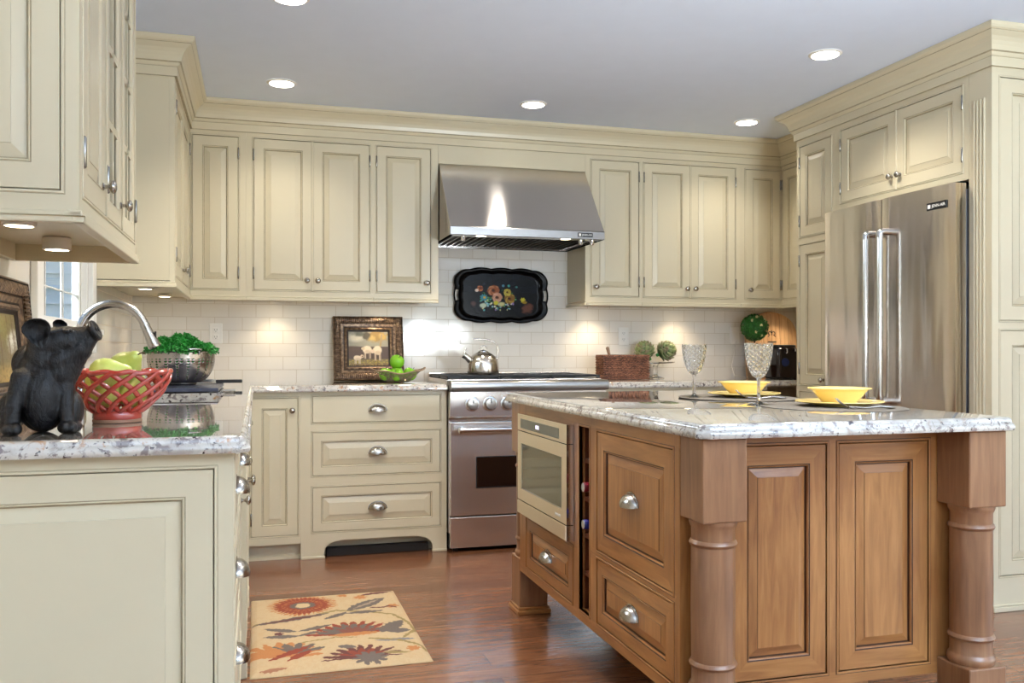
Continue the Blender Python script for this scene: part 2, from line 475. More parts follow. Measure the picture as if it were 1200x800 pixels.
def cabinet(name, label, cat, T, W, D, z0, z1, fr, kind='paint', group=None, rail=None, body_top=None, toe=None, body=True, frame_z0=None):
    """T: frame at the front-left corner of the face at floor level"""
    p = T @ Vector((W/2, D/2, 0)); base = Vector((p.x, p.y, z0))
    root = thing(name, label, cat, base, 0, group)
    L = Matrix.Translation(-base) @ T
    fz = z0 if frame_z0 is None else frame_z0
    if body: MB(L).box(.0005,W-.0005,.0205,D,z0 if rail is None else z0+.028,z1).build('cabinet_body', [PM[kind][1]], root)
    face_frame(root, L, W, fz, z1, [f['o'] for f in fr], kind)
    for f in fr:
        if f.get('open'): continue
        u0,u1,a,b = f['o']
        front(f.get('n','door'), root, L, u0,u1,a,b, f.get('s','raised'), kind, f.get('st',.058), hw=f.get('hw'), hinge=f.get('hinge'), bev=f.get('bev',.026))
    if rail:
        mb = MB(L); mb.box(0,W,-.009,.012,z0-.004,z0+.013).box(0,W,-.005,.010,z0+.013,z0+.022)
        mb.build('light_rail', 'paint', root, bevel=.003)
    return root, L
# ------------------------------------------------------------------ the room
XL, XR, XF, YB, YR, ZC = -.67, 3.60, 5.2, 5.40, -5.2, 2.44
WY0, WY1, WZ0, WZ1 = 3.14, 4.03, 1.17, 2.12         # sink window
struct('floor', MB().box(XL-.15,XF+.15, YR-.15,YB+.15, -.06,0), 'floor')
struct('ceiling', MB().box(XL-.15,XF+.15, YR-.15,YB+.15, ZC,ZC+.06), 'ceil')
struct('wall_back', MB().box(XL-.15,XR+.15, YB,YB+.15, 0,ZC), 'tile_back')
mb = MB()
mb.box(XL-.06,XL, YR-.15,WY0, 0,ZC).box(XL-.06,XL, WY1,YB, 0,ZC).box(XL-.06,XL, WY0,WY1, 0,WZ0).box(XL-.06,XL, WY0,WY1, WZ1,ZC)
struct('wall_left', mb, 'tile_left')
struct('wall_right', MB().box(XR,XR+.15, 3.03,YB, 0,ZC), 'wallpaint')
struct('wall_return', MB().box(XR+.15,XF, 3.03,3.18, 0,ZC), 'wallpaint')
mb = MB(); mb.box(XF,XF+.15, YR-.15,-4.4, 0,ZC).box(XF,XF+.15, 2.2,3.18, 0,ZC).box(XF,XF+.15, -4.4,2.2, 0,.25).box(XF,XF+.15, -4.4,2.2, 2.2,ZC)
struct('wall_east', mb, 'wallpaint')
mb = MB(); mb.box(XL-.15,-.2, YR-.15,YR, 0,ZC).box(4.2,XF+.15, YR-.15,YR, 0,ZC).box(-.2,4.2, YR-.15,YR, 0,.3).box(-.2,4.2, YR-.15,YR, 2.2,ZC)
struct('wall_front', mb, 'wallpaint')
# window over the sink
w = thing('window_1', 'white framed window over the sink', None, (XL,(WY0+WY1)/2,WZ0)); w['kind'] = 'structure'; del w['label']
wl = Matrix.Translation((-XL,-(WY0+WY1)/2,-WZ0))
mb = MB(wl); c = .085
for (a,b,e,f) in ((WY0-c,WY0,WZ0-c,WZ1+c),(WY1,WY1+c,WZ0-c,WZ1+c),(WY0,WY1,WZ1,WZ1+c),(WY0,WY1,WZ0-c,WZ0)):
    mb.box(XL+.0008,XL+.022, a,b,e,f)
mb.box(XL+.001,XL+.05, WY0-c,WY1+c, WZ0-.012,WZ0+.012)
for (a,b,e,f) in ((WY0,WY0+.008,WZ0,WZ1),(WY1-.008,WY1,WZ0,WZ1),(WY0,WY1,WZ0,WZ0+.008),(WY0,WY1,WZ1-.008,WZ1)): mb.box(XL-.024,XL+.0008, a,b,e,f)
tag(mb.build('window_casing', 'white', w, bevel=.003), kind='structure')
mb = MB(wl)
for (a,b,e,f) in ((WY0,WY0+.035,WZ0,WZ1),(WY1-.025,WY1,WZ0,WZ1),(WY0,WY1,WZ1-.04,WZ1),(WY0,WY1,WZ0,WZ0+.045)):
    mb.box(XL-.055,XL-.025, a,b,e,f)
mb.box(XL-.052,XL-.028, WY0,WY1, 1.62,1.655)
for k in (1,2): q = WY0+(WY1-WY0)*k/3; mb.box(XL-.046,XL-.034, q-.003,q+.003, WZ0,WZ1)
for q in (1.32,1.47): mb.box(XL-.046,XL-.034, WY0,WY1, q-.003,q+.003)
tag(mb.build('window_frame', 'white', w, bevel=.002), kind='structure')
tag(MB(wl).box(XL-.0405,XL-.0395, WY0+.03,WY1-.03, WZ0+.03,WZ1-.03).build('window_glass', 'pane', w), kind='structure')
# outside
mb = MB(); mb.box(-6,-.95, 9.0,9.2, -.3,4)
for k in range(30): mb.box(-6,-.95, 8.985,9.0, -.3+k*.14,-.3+k*.14+.012)
tag(mb.build('neighbouring_house_wall', 'siding'), 'pale sided house wall seen through the sink window', 'wall')
p = thing('porch_screen', 'pale blue posts and rails of the porch outside the sink window', 'porch', (-1.75,6.2,0))
for x in (-.5,-.28,.12,.33): MB().box(x-.05,x+.05, -.05,.05, 0,2.9).build('post', 'blue_trim', p)
MB().box(-.6,.45,-.04,.04,1.05,1.13).build('rail', 'blue_trim', p); MB().box(-.6,.45,-.04,.04,2.6,2.75).build('rail', 'blue_trim', p)
struct('ground_1', MB().box(-14,XL-.16,-6,16,-.4,-.3), 'grass')
# crown
def crown(path, nm):
    pr = [(.0,2.283,0),(.011,2.283,2),(.012,2.2845,0),(.012,2.322,0),(.013,2.3235,2),(.017,2.325,0),(.020,2.330,0),(.024,2.338,0),(.030,2.3425,2),(.031,2.348,0),
          (.034,2.362,0),(.041,2.378,0),(.052,2.392,0),(.067,2.403,0),(.074,2.408,0),(.075,2.4115,2),(.082,2.416,0),(.087,2.424,0),(.088,2.4385,0),(0,2.4385,0)]
    mb = MB(); sweep(mb, path, pr); struct(nm, mb, ('paint','paint','glaze'), recalc=False)
crown([(XL,4.126),(-.34,4.126),(-.34,5.07),(3.27,5.07),(3.27,4.43),(2.957,4.43),(2.957,3.03),(XR,3.03)], 'trim_1')
crown([(XL,1.953),(-.34,1.953),(-.34,2.82),(XL,2.82)], 'trim_2')

# ------------------------------------------------------------------ wall cabinets
UZ = (1.372, 2.284); DZ = (1.427, 2.255)
def upper(name, label, x0, x1, doors, **kw):
    T = Fr(x0,5.07,0,0)
    fr = []
    for (a,b,hi,kn) in doors:
        d = dict(o=(a-x0,b-x0,*DZ), hinge=hi)
        if kn is not None: d['hw'] = ('knob', kn-x0, 1.482)
        fr.append(d)
    return cabinet(name, label, 'cabinet', T, x1-x0, .328, *UZ, fr, rail=True, **kw)
upper('wall_cabinet', 'cream wall cabinet with one narrow door in the left back corner', -.3385, -.052, [(-.331,-.092,'R',None)])
MB(Matrix.Translation(-bpy.data.objects['wall_cabinet'].location)).box(-.668,-.3385,5.0715,5.398,1.40,2.284).build('corner_box', 'paint', bpy.data.objects['wall_cabinet'])
upper('wall_cabinet', 'cream double-door wall cabinet left of the range hood', -.0515, .637, [(-.013,.3015,'L',.272),(.3025,.618,'R',.331)])
C_, L = upper('wall_cabinet', 'cream single-door wall cabinet touching the left side of the range hood', .6375, 1.012, [(.657,.968,'L',.945)])
D_, L = upper('wall_cabinet', 'cream single-door wall cabinet just right of the range hood', 1.918, 2.287, [(1.956,2.270,'R',1.985)])
MB(L).box(-.009,.012,-.009,.328,1.368,1.385).build('side_light_rail', 'paint', D_, bevel=.003)
upper('wall_cabinet', 'cream double-door wall cabinet right of the tray on the back wall', 2.2875, 2.975, [(2.304,2.6205,'L',2.593),(2.6215,2.938,'R',2.65)])
F_, L = upper('wall_cabinet', 'cream single-door wall cabinet in the right back corner', 2.9755, 3.269, [(3.010,3.262,'R',3.04)])
MB(Matrix.Translation(-F_.location)).box(3.2695,3.598,5.0715,5.398,1.40,2.284).build('corner_box', 'paint', F_)
G, L = cabinet('wall_cabinet', 'cream cabinet on the right wall half hidden behind the tall pantry cabinet', 'cabinet', Fr(3.27,5.069,0,-90), .637, .328, *UZ,
    [dict(o=(.012,.305,*DZ), hinge='L'), dict(o=(.306,.60,*DZ), hinge='R')], rail=True)
FL, L = cabinet('wall_cabinet', 'cream wall cabinet on the left wall between window and back corner', 'cabinet', Fr(-.34,4.126,0,90), .944, .328, *UZ,
    [dict(o=(.05,.47,*DZ), hinge='L', hw=('knob',.44,1.482)), dict(o=(.471,.90,*DZ), hinge='R', hw=('knob',.50,1.482))], rail=True)
MB(L).box(-.009,.010,-.009,.328,1.368,1.385).box(-.005,.008,-.005,.328,1.385,1.394).build('side_light_rail', 'paint', FL, bevel=.003)
# near unit over the left counter
NZ = (1.352, 2.284)
NU, L = cabinet('wall_cabinet', 'near left cream wall cabinet with glass doors above the pig figure', 'cabinet', Fr(-.34,1.953,0,90), .867, .328, *NZ,
    [dict(o=(.04,.330,1.409,2.255), hinge='L', hw=('knob',.287,1.472)),
     dict(o=(.342,.592,1.409,2.255), hinge='L', s='glass', st=.05, hw=('knob',.565,1.472)),
     dict(o=(.604,.848,1.409,2.255), hinge='R', s='glass', st=.05)], body=False)
mb = MB(L); mb.box(.02,.866,.31,.328,1.395,2.284).box(.02,.866,.0205,.31,1.395,1.413).box(.02,.866,.0205,.31,2.266,2.284).box(.02,.038,.0205,.31,1.395,2.284).box(.849,.866,.0205,.31,1.36,2.284).box(.323,.339,.0205,.31,1.395,2.284)
mb.box(.339,.849,.03,.31,1.83,1.845)
mb.build('cabinet_body', 'paint', NU)
mb = MB(L); mb.box(.0,.866,.0,.30,1.3625,1.366) if False else None; mb.box(-.010,.867,-.010,.012,1.348,1.362).box(-.006,.867,-.006,.021,1.362,1.374).box(-.010,.010,-.010,.328,1.348,1.362).box(-.006,.008,-.006,.328,1.362,1.372).box(.852,.867,.01,.328,1.348,1.40).box(.01,.86,.312,.328,1.348,1.40)
mb.build('light_rail', 'paint', NU, bevel=.003)
b0 = NU.location
L2 = Matrix.Translation(-b0) @ Fr(-.668,1.953,0,0)
o_ = (.022,.295,1.412,2.255)
face_frame(NU, L2, .308, 1.352, 2.284, [o_], name='end_frame'); front('end_panel', NU, L2, *o_)
# filler above hood
H1 = tag(MB(Fr(0,0,0,0)).box(1.0125,1.9175,5.07,5.09,2.176,2.2835).build('filler_panel', 'paint', bevel=.001), 'plain cream filler panel above the range hood', 'panel')

# ------------------------------------------------------------------ base cabinets
BZ = (.085, .8755)
def base(name, label, T, W, fr, D=.605, toe=.045, **kw):
    root, L = cabinet(name, label, 'cabinet', T, W, D, *BZ, fr, **kw)
    if toe: MB(L).box(0,W,toe,toe+.015,0,.085).box(0,W,toe-.008,toe,0,.018).build('toe_kick', 'paint', root)
    return root, L
base('base_cabinet', 'cream single-door base cabinet in the back left corner', Fr(-.045,4.79,0,0), .269, [dict(o=(.02,.256,.130,.848), hinge='L', hw=('knob',.226,.782))])
X0 = .2245
DU, L = cabinet('drawer_cabinet', 'cream three-drawer cabinet with arched toe left of the range', 'cabinet', Fr(X0,4.79,0,0), .7785, .605, .115, .8755,
    [dict(n='drawer', o=(.284-X0,.968-X0,.713,.856), s='slab', hw=('cup',.626-X0,.784)),
     dict(n='drawer', o=(.284-X0,.968-X0,.434,.664), hw=('cup',.626-X0,.556), st=.05, bev=.03),
     dict(n='drawer', o=(.284-X0,.968-X0,.140,.376), hw=('cup',.626-X0,.262), st=.05, bev=.03)])
W_ = .7785; pts = [(0,.115),(0,0),(.345-X0,0)]
pts += [(.345-X0+.0,.03)]+[(.345-X0+.10*(1-math.cos(a)), .03+.062*math.sin(a)) for a in [PI/2*k/8 for k in range(1,9)]]
pts += [(.925-X0-.10*(1-math.cos(a)), .03+.062*math.sin(a)) for a in [PI/2*k/8 for k in range(8,0,-1)]]+[(.925-X0,.03),(.925-X0,0),(W_,0),(W_,.115)]
mb = MB(L @ Matrix.Rotation(PI/2,4,'X')); mb.prism([(x,z) for x,z in pts], -.02, 0)
mb.build('arched_toe_valance', 'paint', DU)
MB(L).box(0,W_,.085,.1,0,.115).build('toe_kick', 'paint', DU)
MB(L).box(.36-X0,.91-X0,.035,.082,.0,.045).build('toe_strip', 'dark', DU, bevel=.004)  # low dark strip on the floor inside the arched toe
MB(L).box(0,.345-X0+.004,-.006,0,0,.014).box(.925-X0-.004,W_,-.006,0,0,.014).build('foot_moulding', 'paint', DU, bevel=.002)
base('base_cabinet', 'cream drawer-front base cabinet right of the range seen over the island', Fr(1.9195,4.79,0,0), .58, [dict(n='drawer', o=(.03,.55,.713,.856), s='slab', hw=('cup',.29,.784)), dict(o=(.03,.55,.13,.66))])
base('base_cabinet', 'cream base cabinet behind the wine glasses in the right back corner', Fr(2.50,4.79,0,0), .49, [dict(n='drawer', o=(.03,.46,.713,.856), s='slab', hw=('cup',.245,.784)), dict(o=(.03,.46,.13,.66))])
# left run
def TL(y): return Fr(-.046,y,0,90)
P1 = dict(n='drawer')
NB, L = base('drawer_cabinet', 'near left cream drawer cabinet with large panelled end facing the camera', TL(1.99), .60,
    [dict(n='drawer', o=(.04,.57,.70,.85), s='slab', hw=('cup',.30,.762)), dict(n='drawer', o=(.04,.57,.44,.66), hw=('cup',.30,.560)), dict(n='drawer', o=(.04,.57,.13,.40), hw=('cup',.30,.352))], D=.60, body=False)
MB(L).box(.022,.5995,.0205,.6,.085,.8755).build('cabinet_body', 'paint', NB)
L2 = Matrix.Translation(-NB.location) @ Fr(-.668,1.99,0,0)
o_ = (.045,.583,.14,.844)
face_frame(NB, L2, .602, 0, .8755, [o_], name='end_frame'); front('end_panel', NB, L2, *o_, stile=.062, bev=.03)
base('base_cabinet', 'cream base cabinet beside the near left drawer cabinet', TL(2.5905), .509, [dict(n='drawer', o=(.03,.48,.70,.85), s='slab', hw=('cup',.25,.762)), dict(o=(.03,.48,.13,.66), hw=('knob',.42,.61))], D=.60)
SB, L = cabinet('sink_cabinet', 'cream sink cabinet with bracket feet under the window', 'cabinet', Fr(-.032,3.10,0,90), .90, .60, .085, .66, 
    [dict(o=(.04,.449,.13,.64), hw=('knob',.41,.60)), dict(o=(.451,.86,.13,.64), hw=('knob',.49,.60))])
MB(L).box(0,.9,0,.02,.66,.8755).build('false_front', 'paint', SB, bevel=.002)
for u in (0,.85): MB(L).box(u,u+.05,-.004,.05,0,.085).build('foot', 'paint', SB, bevel=.004)
base('base_cabinet', 'cream base cabinet between the sink and the back corner', TL(4.0005), .789, [dict(n='drawer', o=(.03,.70,.70,.85), s='slab', hw=('cup',.36,.762)), dict(o=(.03,.70,.13,.66), hw=('knob',.1,.61))], D=.60)

# ------------------------------------------------------------------ tall units round the refrigerator
PT = Fr(2.957,4.4295,0,-90)
cabinet('pantry_cabinet', 'tall narrow cream pantry cabinet left of the refrigerator', 'cabinet', PT, .348, .64, .085, 2.2835,
    [dict(o=(.028,.316,1.735,2.243), hinge='L'), dict(o=(.028,.316,.905,1.69), hinge='L', hw=('knob',.25,.935)), dict(o=(.028,.316,.13,.865), hinge='L')])
OT = Fr(2.957,4.081,0,-90)
cabinet('wall_cabinet', 'cream double-door cabinet above the refrigerator', 'cabinet', OT, .9255, .64, 1.834, 2.2835,
    [dict(o=(.047,.468,1.870,2.250), hinge='L', hw=('knob',.441,1.935)), dict(o=(.469,.890,1.870,2.250), hinge='R', hw=('knob',.499,1.935))])
EP = thing('tall_end_panel', 'tall cream panelled and fluted end beside the refrigerator', 'panel', (3.28,3.09,0))
L = Matrix.Translation((-3.28,-3.09,0)) @ Fr(2.957,3.155,0,-90)
mb = MB(L); mb.box(0,.105,0,.02,0,2.2835)
mb.build('fluted_stile', 'paint', EP, bevel=.0015)
for k in range(4):
    u = .032+k*.018
    MB(L).tube([(u,-.0005,.30),(u,-.0015,.33),(u,-.0015,2.13),(u,-.0005,2.16)], .0052, 8).build('flute', 'paint', EP, smooth=60)
MB(L).box(0,.105,.02,.64,0,2.2835).build('panel_core', 'paint', EP)
L = Matrix.Translation((-3.28,-3.09,0)) @ Fr(2.957,3.03,0,0)
oo = [(.043,.60,1.220,2.242),(.043,.60,.147,1.180)]
face_frame(EP, L, .643, 0, 2.2835, oo, name='end_frame')
for q in oo: front('end_panel', EP, L, *q, stile=.066, bev=.03)
MB(L).box(0,.643,-.014,0,0,.022).box(0,.643,-.009,0,.022,.03).build('base_moulding', 'paint', EP, bevel=.003)

# ------------------------------------------------------------------ counters
EDGE = [(.030,.8765),(.010,.8765),(.002,.879),(0,.884),(0,.890),(.003,.896),(.007,.899),(.008,.902),(.009,.907),(.013,.912),(.020,.914)]
def slab(name, label, poly, mat, cells=None, hole=None, cat='countertop'):
    mi = mitre(poly, True); mb = MB(); n = len(poly); K = len(EDGE)
    for p, q in zip(poly, mi):
        mb.v += [Vector((p[0]-q.x*e, p[1]-q.y*e, z)) for e, z in EDGE]
    for i in range(n):
        j = (i+1)%n
        for a in range(K-1): mb.f.append([i*K+a, j*K+a, j*K+a+1, i*K+a+1]); mb.m.append(0)
    if cells is None:
        mb.f.append([i*K+K-1 for i in range(n)]); mb.m.append(0)
        mb.f.append([i*K for i in reversed(range(n))]); mb.m.append(0)
    else:
        for (a,b,c,d) in cells:
            for z in (.914,.8765): mb.add([(a,c,z),(b,c,z),(b,d,z),(a,d,z)], [(0,1,2,3) if z > .9 else (3,2,1,0)])
    if hole:
        a,b,c,d = hole
        mb.add([(a,c,.914),(b,c,.914),(b,d,.914),(a,d,.914),(a,c,.8765),(b,c,.8765),(b,d,.8765),(a,d,.8765)], [(0,4,5,1),(1,5,6,2),(2,6,7,3),(3,7,4,0)])
    x = sum(p[0] for p in poly)/n; y = sum(p[1] for p in poly)/n
    o = mb.build(name, mat, recalc=False, smooth=40); return tag(o, label, cat)
SX0,SX1,SY0,SY1 = -.55,-.125,3.15,3.985
i_ = .020; xa,xb = XL+.001+i_, -.0115-i_; ya = 1.955+i_; yb = 5.399-i_
cells = [(xa,xb,ya,SY0),(xa,SX0,SY0,SY1),(SX1,xb,SY0,SY1),(xa,xb,SY1,yb),(xb,1.0035-i_,4.755+i_,yb)]
slab('countertop', 'speckled granite countertop around the sink and left corner', [(XL+.001,1.955),(-.0315,1.955),(-.0115,1.975),(-.0115,4.755),(1.0035,4.755),(1.0035,5.399),(XL+.001,5.399)], 'granite', cells, (SX0,SX1,SY0,SY1))
slab('countertop', 'granite countertop right of the range under the wicker basket', [(1.918,4.755),(XR-.002,4.755),(XR-.002,5.399),(1.918,5.399)], 'granite')
slab('countertop', 'pale granite countertop on the wooden island', [(1.055,1.937),(1.968,1.937),(1.99,1.959),(1.99,3.69),(1.028,3.69),(1.028,1.964)], 'granite_isl')
# sink
SK = thing('sink', 'undermount steel sink below the gooseneck faucet', 'sink', ((SX0+SX1)/2,(SY0+SY1)/2,.67))
L = Matrix.Translation(-SK.location)
mb = MB(L); a,b,c,d = SX0-.006,SX1+.006,SY0-.006,SY1+.006
mb.add([(a,c,.8762),(b,c,.8762),(b,d,.8762),(a,d,.8762),(a+.02,c+.02,.68),(b-.02,c+.02,.68),(b-.02,d-.02,.68),(a+.02,d-.02,.68)], [(0,1,5,4),(1,2,6,5),(2,3,7,6),(3,0,4,7),(4,5,6,7)])
mb.add([(a-.02,c-.02,.8762),(b+.02,c-.02,.8762),(b+.02,d+.02,.8762),(a-.02,d+.02,.8762),(a,c,.8762),(b,c,.8762),(b,d,.8762),(a,d,.8762)], [(0,1,5,4),(1,2,6,5),(2,3,7,6),(3,0,4,7)])
mb.build('basin', 'steel_h', SK, bevel=.004, recalc=False)
MB(L).lathe([(.0,.6805),(.03,.6805),(.042,.684),(.045,.682)], (-.33,3.57,0), 20).build('drain', 'chrome', SK, smooth=40)

# ------------------------------------------------------------------ island
IS = thing('kitchen_island', 'stained maple kitchen island with turned corner posts', 'island', (1.51,2.82,0))
B = Matrix.Translation(-IS.location)
LT = B @ Fr(1.05,3.54,0,-90)      # u = 3.54 - Y
y2u = lambda y: 3.54-y
MWO = (y2u(3.462),y2u(2.891),.447,.832); RKO = (y2u(2.832),y2u(2.736),.223,.840)
o1 = (y2u(3.445),y2u(2.900),.222,.420); o2 = (y2u(2.670),y2u(2.127),.456,.836); o3 = (y2u(2.670),y2u(2.127),.222,.430)
face_frame(IS, LT, 1.4295, .185, .876, [MWO, RKO, o1, o2, o3], 'wood')
front('drawer', IS, LT, *o1, kind='wood', stile=.048, hw=('cup',(o1[0]+o1[1])/2,.322))
front('drawer', IS, LT, *o2, kind='wood', stile=.06, hw=('cup',(o2[0]+o2[1])/2,.655))
front('drawer', IS, LT, *o3, kind='wood', stile=.048, hw=('cup',(o3[0]+o3[1])/2,.328))
FT = B @ Fr(1.05,2.09,0,0)
f1 = (.143,.438,.219,.842); f2 = (.475,.770,.219,.842)
face_frame(IS, FT, .92, .185, .876, [f1, f2], 'wood', name='front_frame')
for q in (f1, f2): front('panel_door', IS, FT, *q, kind='wood', stile=.057, bev=.022)
mb = MB(LT)
mb.box(0,1.4295,.0205,.92,.185,.205, 1).box(0,1.4295,.0205,.92,.858,.876, 1).box(0,.02,.0205,.92,.205,.858, 1)
mb.box(.66,.6995,.0205,.9,.205,.858, 1).box(.8125,.832,.0205,.9,.205,.858, 1).box(.02,.66,.45,.92,.205,.858, 1).box(.66,.8125,.50,.9,.205,.858, 1)
mb.box(.832,1.4295,.0225,.92,.205,.858, 1).box(.02,.66,.0225,.45,.205,.436, 1)
mb.build('cabinet_body', PM['wood'], IS)
rk = MB(LT)
u0_,u1_ = .6995,.8125
rk.box(u0_,u0_+.008,.021,.49,.205,.858).box(u1_-.008,u1_,.021,.49,.205,.858).box(u0_,u1_,.48,.50,.205,.858)
for z in (.730,.601,.478,.350): rk.box(u0_+.008,u1_-.008,.018,.48,z-.014,z)
rk.box(u0_,u1_,.021,.49,.205,.222)
rk.build('wine_rack', 'rack_wood', IS)
MB(B).box(1.36,1.86, 2.4,3.3, 0,.185).build('plinth', 'wood_v', IS)
for (x,y) in ((1.05,1.967),(1.847,1.967),(1.05,3.5405),(1.847,3.5405)):
    s_ = .1225; cx, cy = x+s_/2, y+s_/2
    post = MB(B).box(x,x+s_,y,y+s_,.668,.8762, 1).build('corner_post', ('wood_h','wood_post'), IS, bevel=.004)
    mb = MB(B)
    mb.lathe([(.0,.232),(.058,.232),(.0605,.238),(.0625,.246),(.0605,.254),(.056,.258),(.0545,.262),(.0545,.298),(.058,.300),(.0605,.306),(.058,.312),(.0545,.315),
        (.0555,.45),(.055,.602),(.058,.604),(.0605,.610),(.058,.616),(.0545,.619),(.0545,.648),(.058,.654),(.0605,.662),(.0605,.6685),(0,.6685)], (cx,cy,0), 40, 1)
    mb.build('turned_shaft', ('wood_h','wood_post'), post, smooth=38)
    MB(B).box(x,x+s_,y,y+s_,.03,.2325, 1).build('foot_block', ('wood_h','wood_post'), post, bevel=.004)
    MB(B).box(x-.012,x+s_+.012,y-.012,y+s_+.012,0,.018, 0).box(x-.006,x+s_+.006,y-.006,y+s_+.006,.018,.030, 0).build('foot_moulding', PM['wood'], post, bevel=.004)
# wine bottles lying in the rack
for z, cm, lab in ((.601,'bottle_red','wine bottle with red capsule lying in the island rack'), (.478,'bottle_blue','wine bottle with dark blue capsule lying in the island rack')):
    r = thing('wine_bottle', lab, 'bottle', (1.197,2.784,z+.0385))
    X = Matrix.Rotation(PI/2, 4, 'Y')
    MB(X).lathe([(0,.15),(.034,.149),(.0375,.143),(.0375,-.03),(.033,-.055),(.0165,-.085),(.0145,-.10)], seg=24).build('bottle_body', 'bottleglass', r, smooth=50)
    MB(X).lathe([(.0148,-.092),(.0150,-.13),(.0165,-.132),(.0165,-.150),(.0150,-.152)], seg=20).build('capsule', cm, r, smooth=40)
    MB(X).lathe([(0,-.1532),(.0135,-.153),(.015,-.1515)], seg=20).build('capsule_top', 'foil', r, smooth=40)
# ------------------------------------------------------------------ painted canvases
class Cv:
    def __init__(s, w, h, bg):
        s.w=w; s.h=h; s.a=np.zeros((h,w,3)); s.a[:] = lin(bg)[:3]
        s.Y, s.X = np.mgrid[0:h,0:w]; s.X=(s.X+.5)/w; s.Y=(s.Y+.5)/h; s.asp=w/h
        s.nz = s.noise(12)
    def noise(s, k, oct=3):
        out = np.zeros((s.h,s.w)); amp=1
        for _ in range(oct):
            g = RNG.random((k+2,k+2)); x = np.clip(s.X,0,.9999)*k; y = np.clip(s.Y,0,.9999)*k; xi=x.astype(int); yi=y.astype(int); fx=x-xi; fy=y-yi
            fx=fx*fx*(3-2*fx); fy=fy*fy*(3-2*fy)
            out += amp*((g[yi,xi]*(1-fx)+g[yi,xi+1]*fx)*(1-fy)+(g[yi+1,xi]*(1-fx)+g[yi+1,xi+1]*fx)*fy); amp*=.5; k*=2
        return out/out.max()
    def put(s, mask, c):
        mask = np.clip(mask,0,1)[...,None]; s.a = s.a*(1-mask)+np.array(lin(c)[:3])*mask
    def ell(s, x, y, rx, ry, c, rot=0, soft=.15, al=1, wob=0):
        dx=(s.X-x)*s.asp; dy=s.Y-y; ca,sa=math.cos(rot),math.sin(rot); u=(dx*ca+dy*sa)/(rx*s.asp); v=(-dx*sa+dy*ca)/ry
        d=np.sqrt(u*u+v*v)+(s.nz-.5)*wob; s.put(al*np.clip((1-d)/soft,0,1), c)
    def flower(s, x, y, r, n, c, inner=.0, amp=.25, ph=0, asp=1, a0=None, a1=None, al=1, wob=.15):
        dx=(s.X-x)*s.asp; dy=(s.Y-y)/asp; d=np.sqrt(dx*dx+dy*dy)/r; an=np.arctan2(dy,dx)
        edge=1-amp*(1-np.abs(np.cos(an*n/2+ph)))+(s.nz-.5)*wob
        m=(d<edge)&(d>inner)
        if a0 is not None: m&=(an>a0)&(an<a1)
        s.put(m*al, c)
    def leaf(s, x0,y0,x1,y1,w, c, al=1, jag=.0):
        ax=(s.X-x0)*s.asp; ay=s.Y-y0; bx=(x1-x0)*s.asp; by=y1-y0; L=math.hypot(bx,by); t=(ax*bx+ay*by)/L/L; q=np.abs(ax*by-ay*bx)/L
        prof=w*np.sin(np.clip(t,0,1)*PI)**.7*(1-jag*np.abs(np.sin(t*22)))
        s.put(((t>0)&(t<1)&(q<prof))*al, c)
    def stroke(s, pts, w, c, al=1):
        for (x0,y0),(x1,y1) in zip(pts, pts[1:]):
            ax=(s.X-x0)*s.asp; ay=s.Y-y0; bx=(x1-x0)*s.asp; by=y1-y0; L2=bx*bx+by*by
            t=np.clip((ax*bx+ay*by)/L2,0,1); d=np.hypot(ax-t*bx, ay-t*by); s.put((d<w)*al, c)
    def at(s, u, v):
        return s.a[min(s.h-1,max(0,int(v*s.h))), min(s.w-1,max(0,int(u*s.w)))]
def paint_mesh(o, fn):
    me = o.data; at = me.color_attributes.new('Col', 'FLOAT_COLOR', 'POINT')
    buf = np.ones(len(me.vertices)*4, dtype=np.float32)
    for i, v in enumerate(me.vertices): buf[i*4:i*4+3] = fn(v.co)
    at.data.foreach_set('color', buf)
def pgrid(name, cv, W, H, mat, parent, X, nx, ny, zf=None):
    vs=[]; fs=[]
    for j in range(ny+1):
        for i in range(nx+1):
            u=i/nx; v=j/ny; vs.append((u*W-W/2, v*H-H/2, zf(u,v) if zf else 0))
    for j in range(ny):
        for i in range(nx): a=j*(nx+1)+i; fs.append((a,a+1,a+nx+2,a+nx+1))
    mb = MB(); mb.add(vs, fs, 0, X)
    me = bpy.data.meshes.new(name); me.from_pydata([tuple(p) for p in mb.v], [], mb.f); me.materials.append(M[mat])
    at = me.color_attributes.new('Col', 'FLOAT_COLOR', 'POINT'); buf = np.ones(len(vs)*4, dtype=np.float32)
    k = 0
    for j in range(ny+1):
        for i in range(nx+1): buf[k*4:k*4+3] = cv.at(i/nx, j/ny); k += 1
    at.data.foreach_set('color', buf); me.polygons.foreach_set('use_smooth', [True]*len(me.polygons))
    o = bpy.data.objects.new(name, me); COL.objects.link(o); o.parent = parent; return o

# rug
cv = Cv(250, 380, (188,163,126)); _a = cv.noise(70,2); _b = cv.noise(64,2); cv.X = cv.X+(_a-.5)*.020; cv.Y = cv.Y+(_b-.5)*.013
RD=(134,58,36); GR=(102,90,82); MA=(96,54,48); TN=(176,116,66); OL=(140,120,74); BG=(194,169,130)
cv.put((cv.noise(60)>.62)*.18, (180,140,90))
def burst(x,y,r):
    cv.flower(x,y,r,44,TN,amp=.3,asp=1.0); cv.flower(x,y,r*.85,36,RD,amp=.22); cv.flower(x,y,r*.6,30,TN,amp=.3,al=.7); cv.flower(x,y,r*.55,26,RD,amp=.3); cv.flower(x,y,r*.36,18,GR,amp=.15); cv.flower(x,y,r*.22,10,BG,amp=.1)
burst(.34,.835,.155)
cv.stroke([(.02,.60),(.3,.64),(.55,.72),(.75,.66),(.9,.60),(.97,.48),(.99,.36),(.9,.28)], .008, OL)
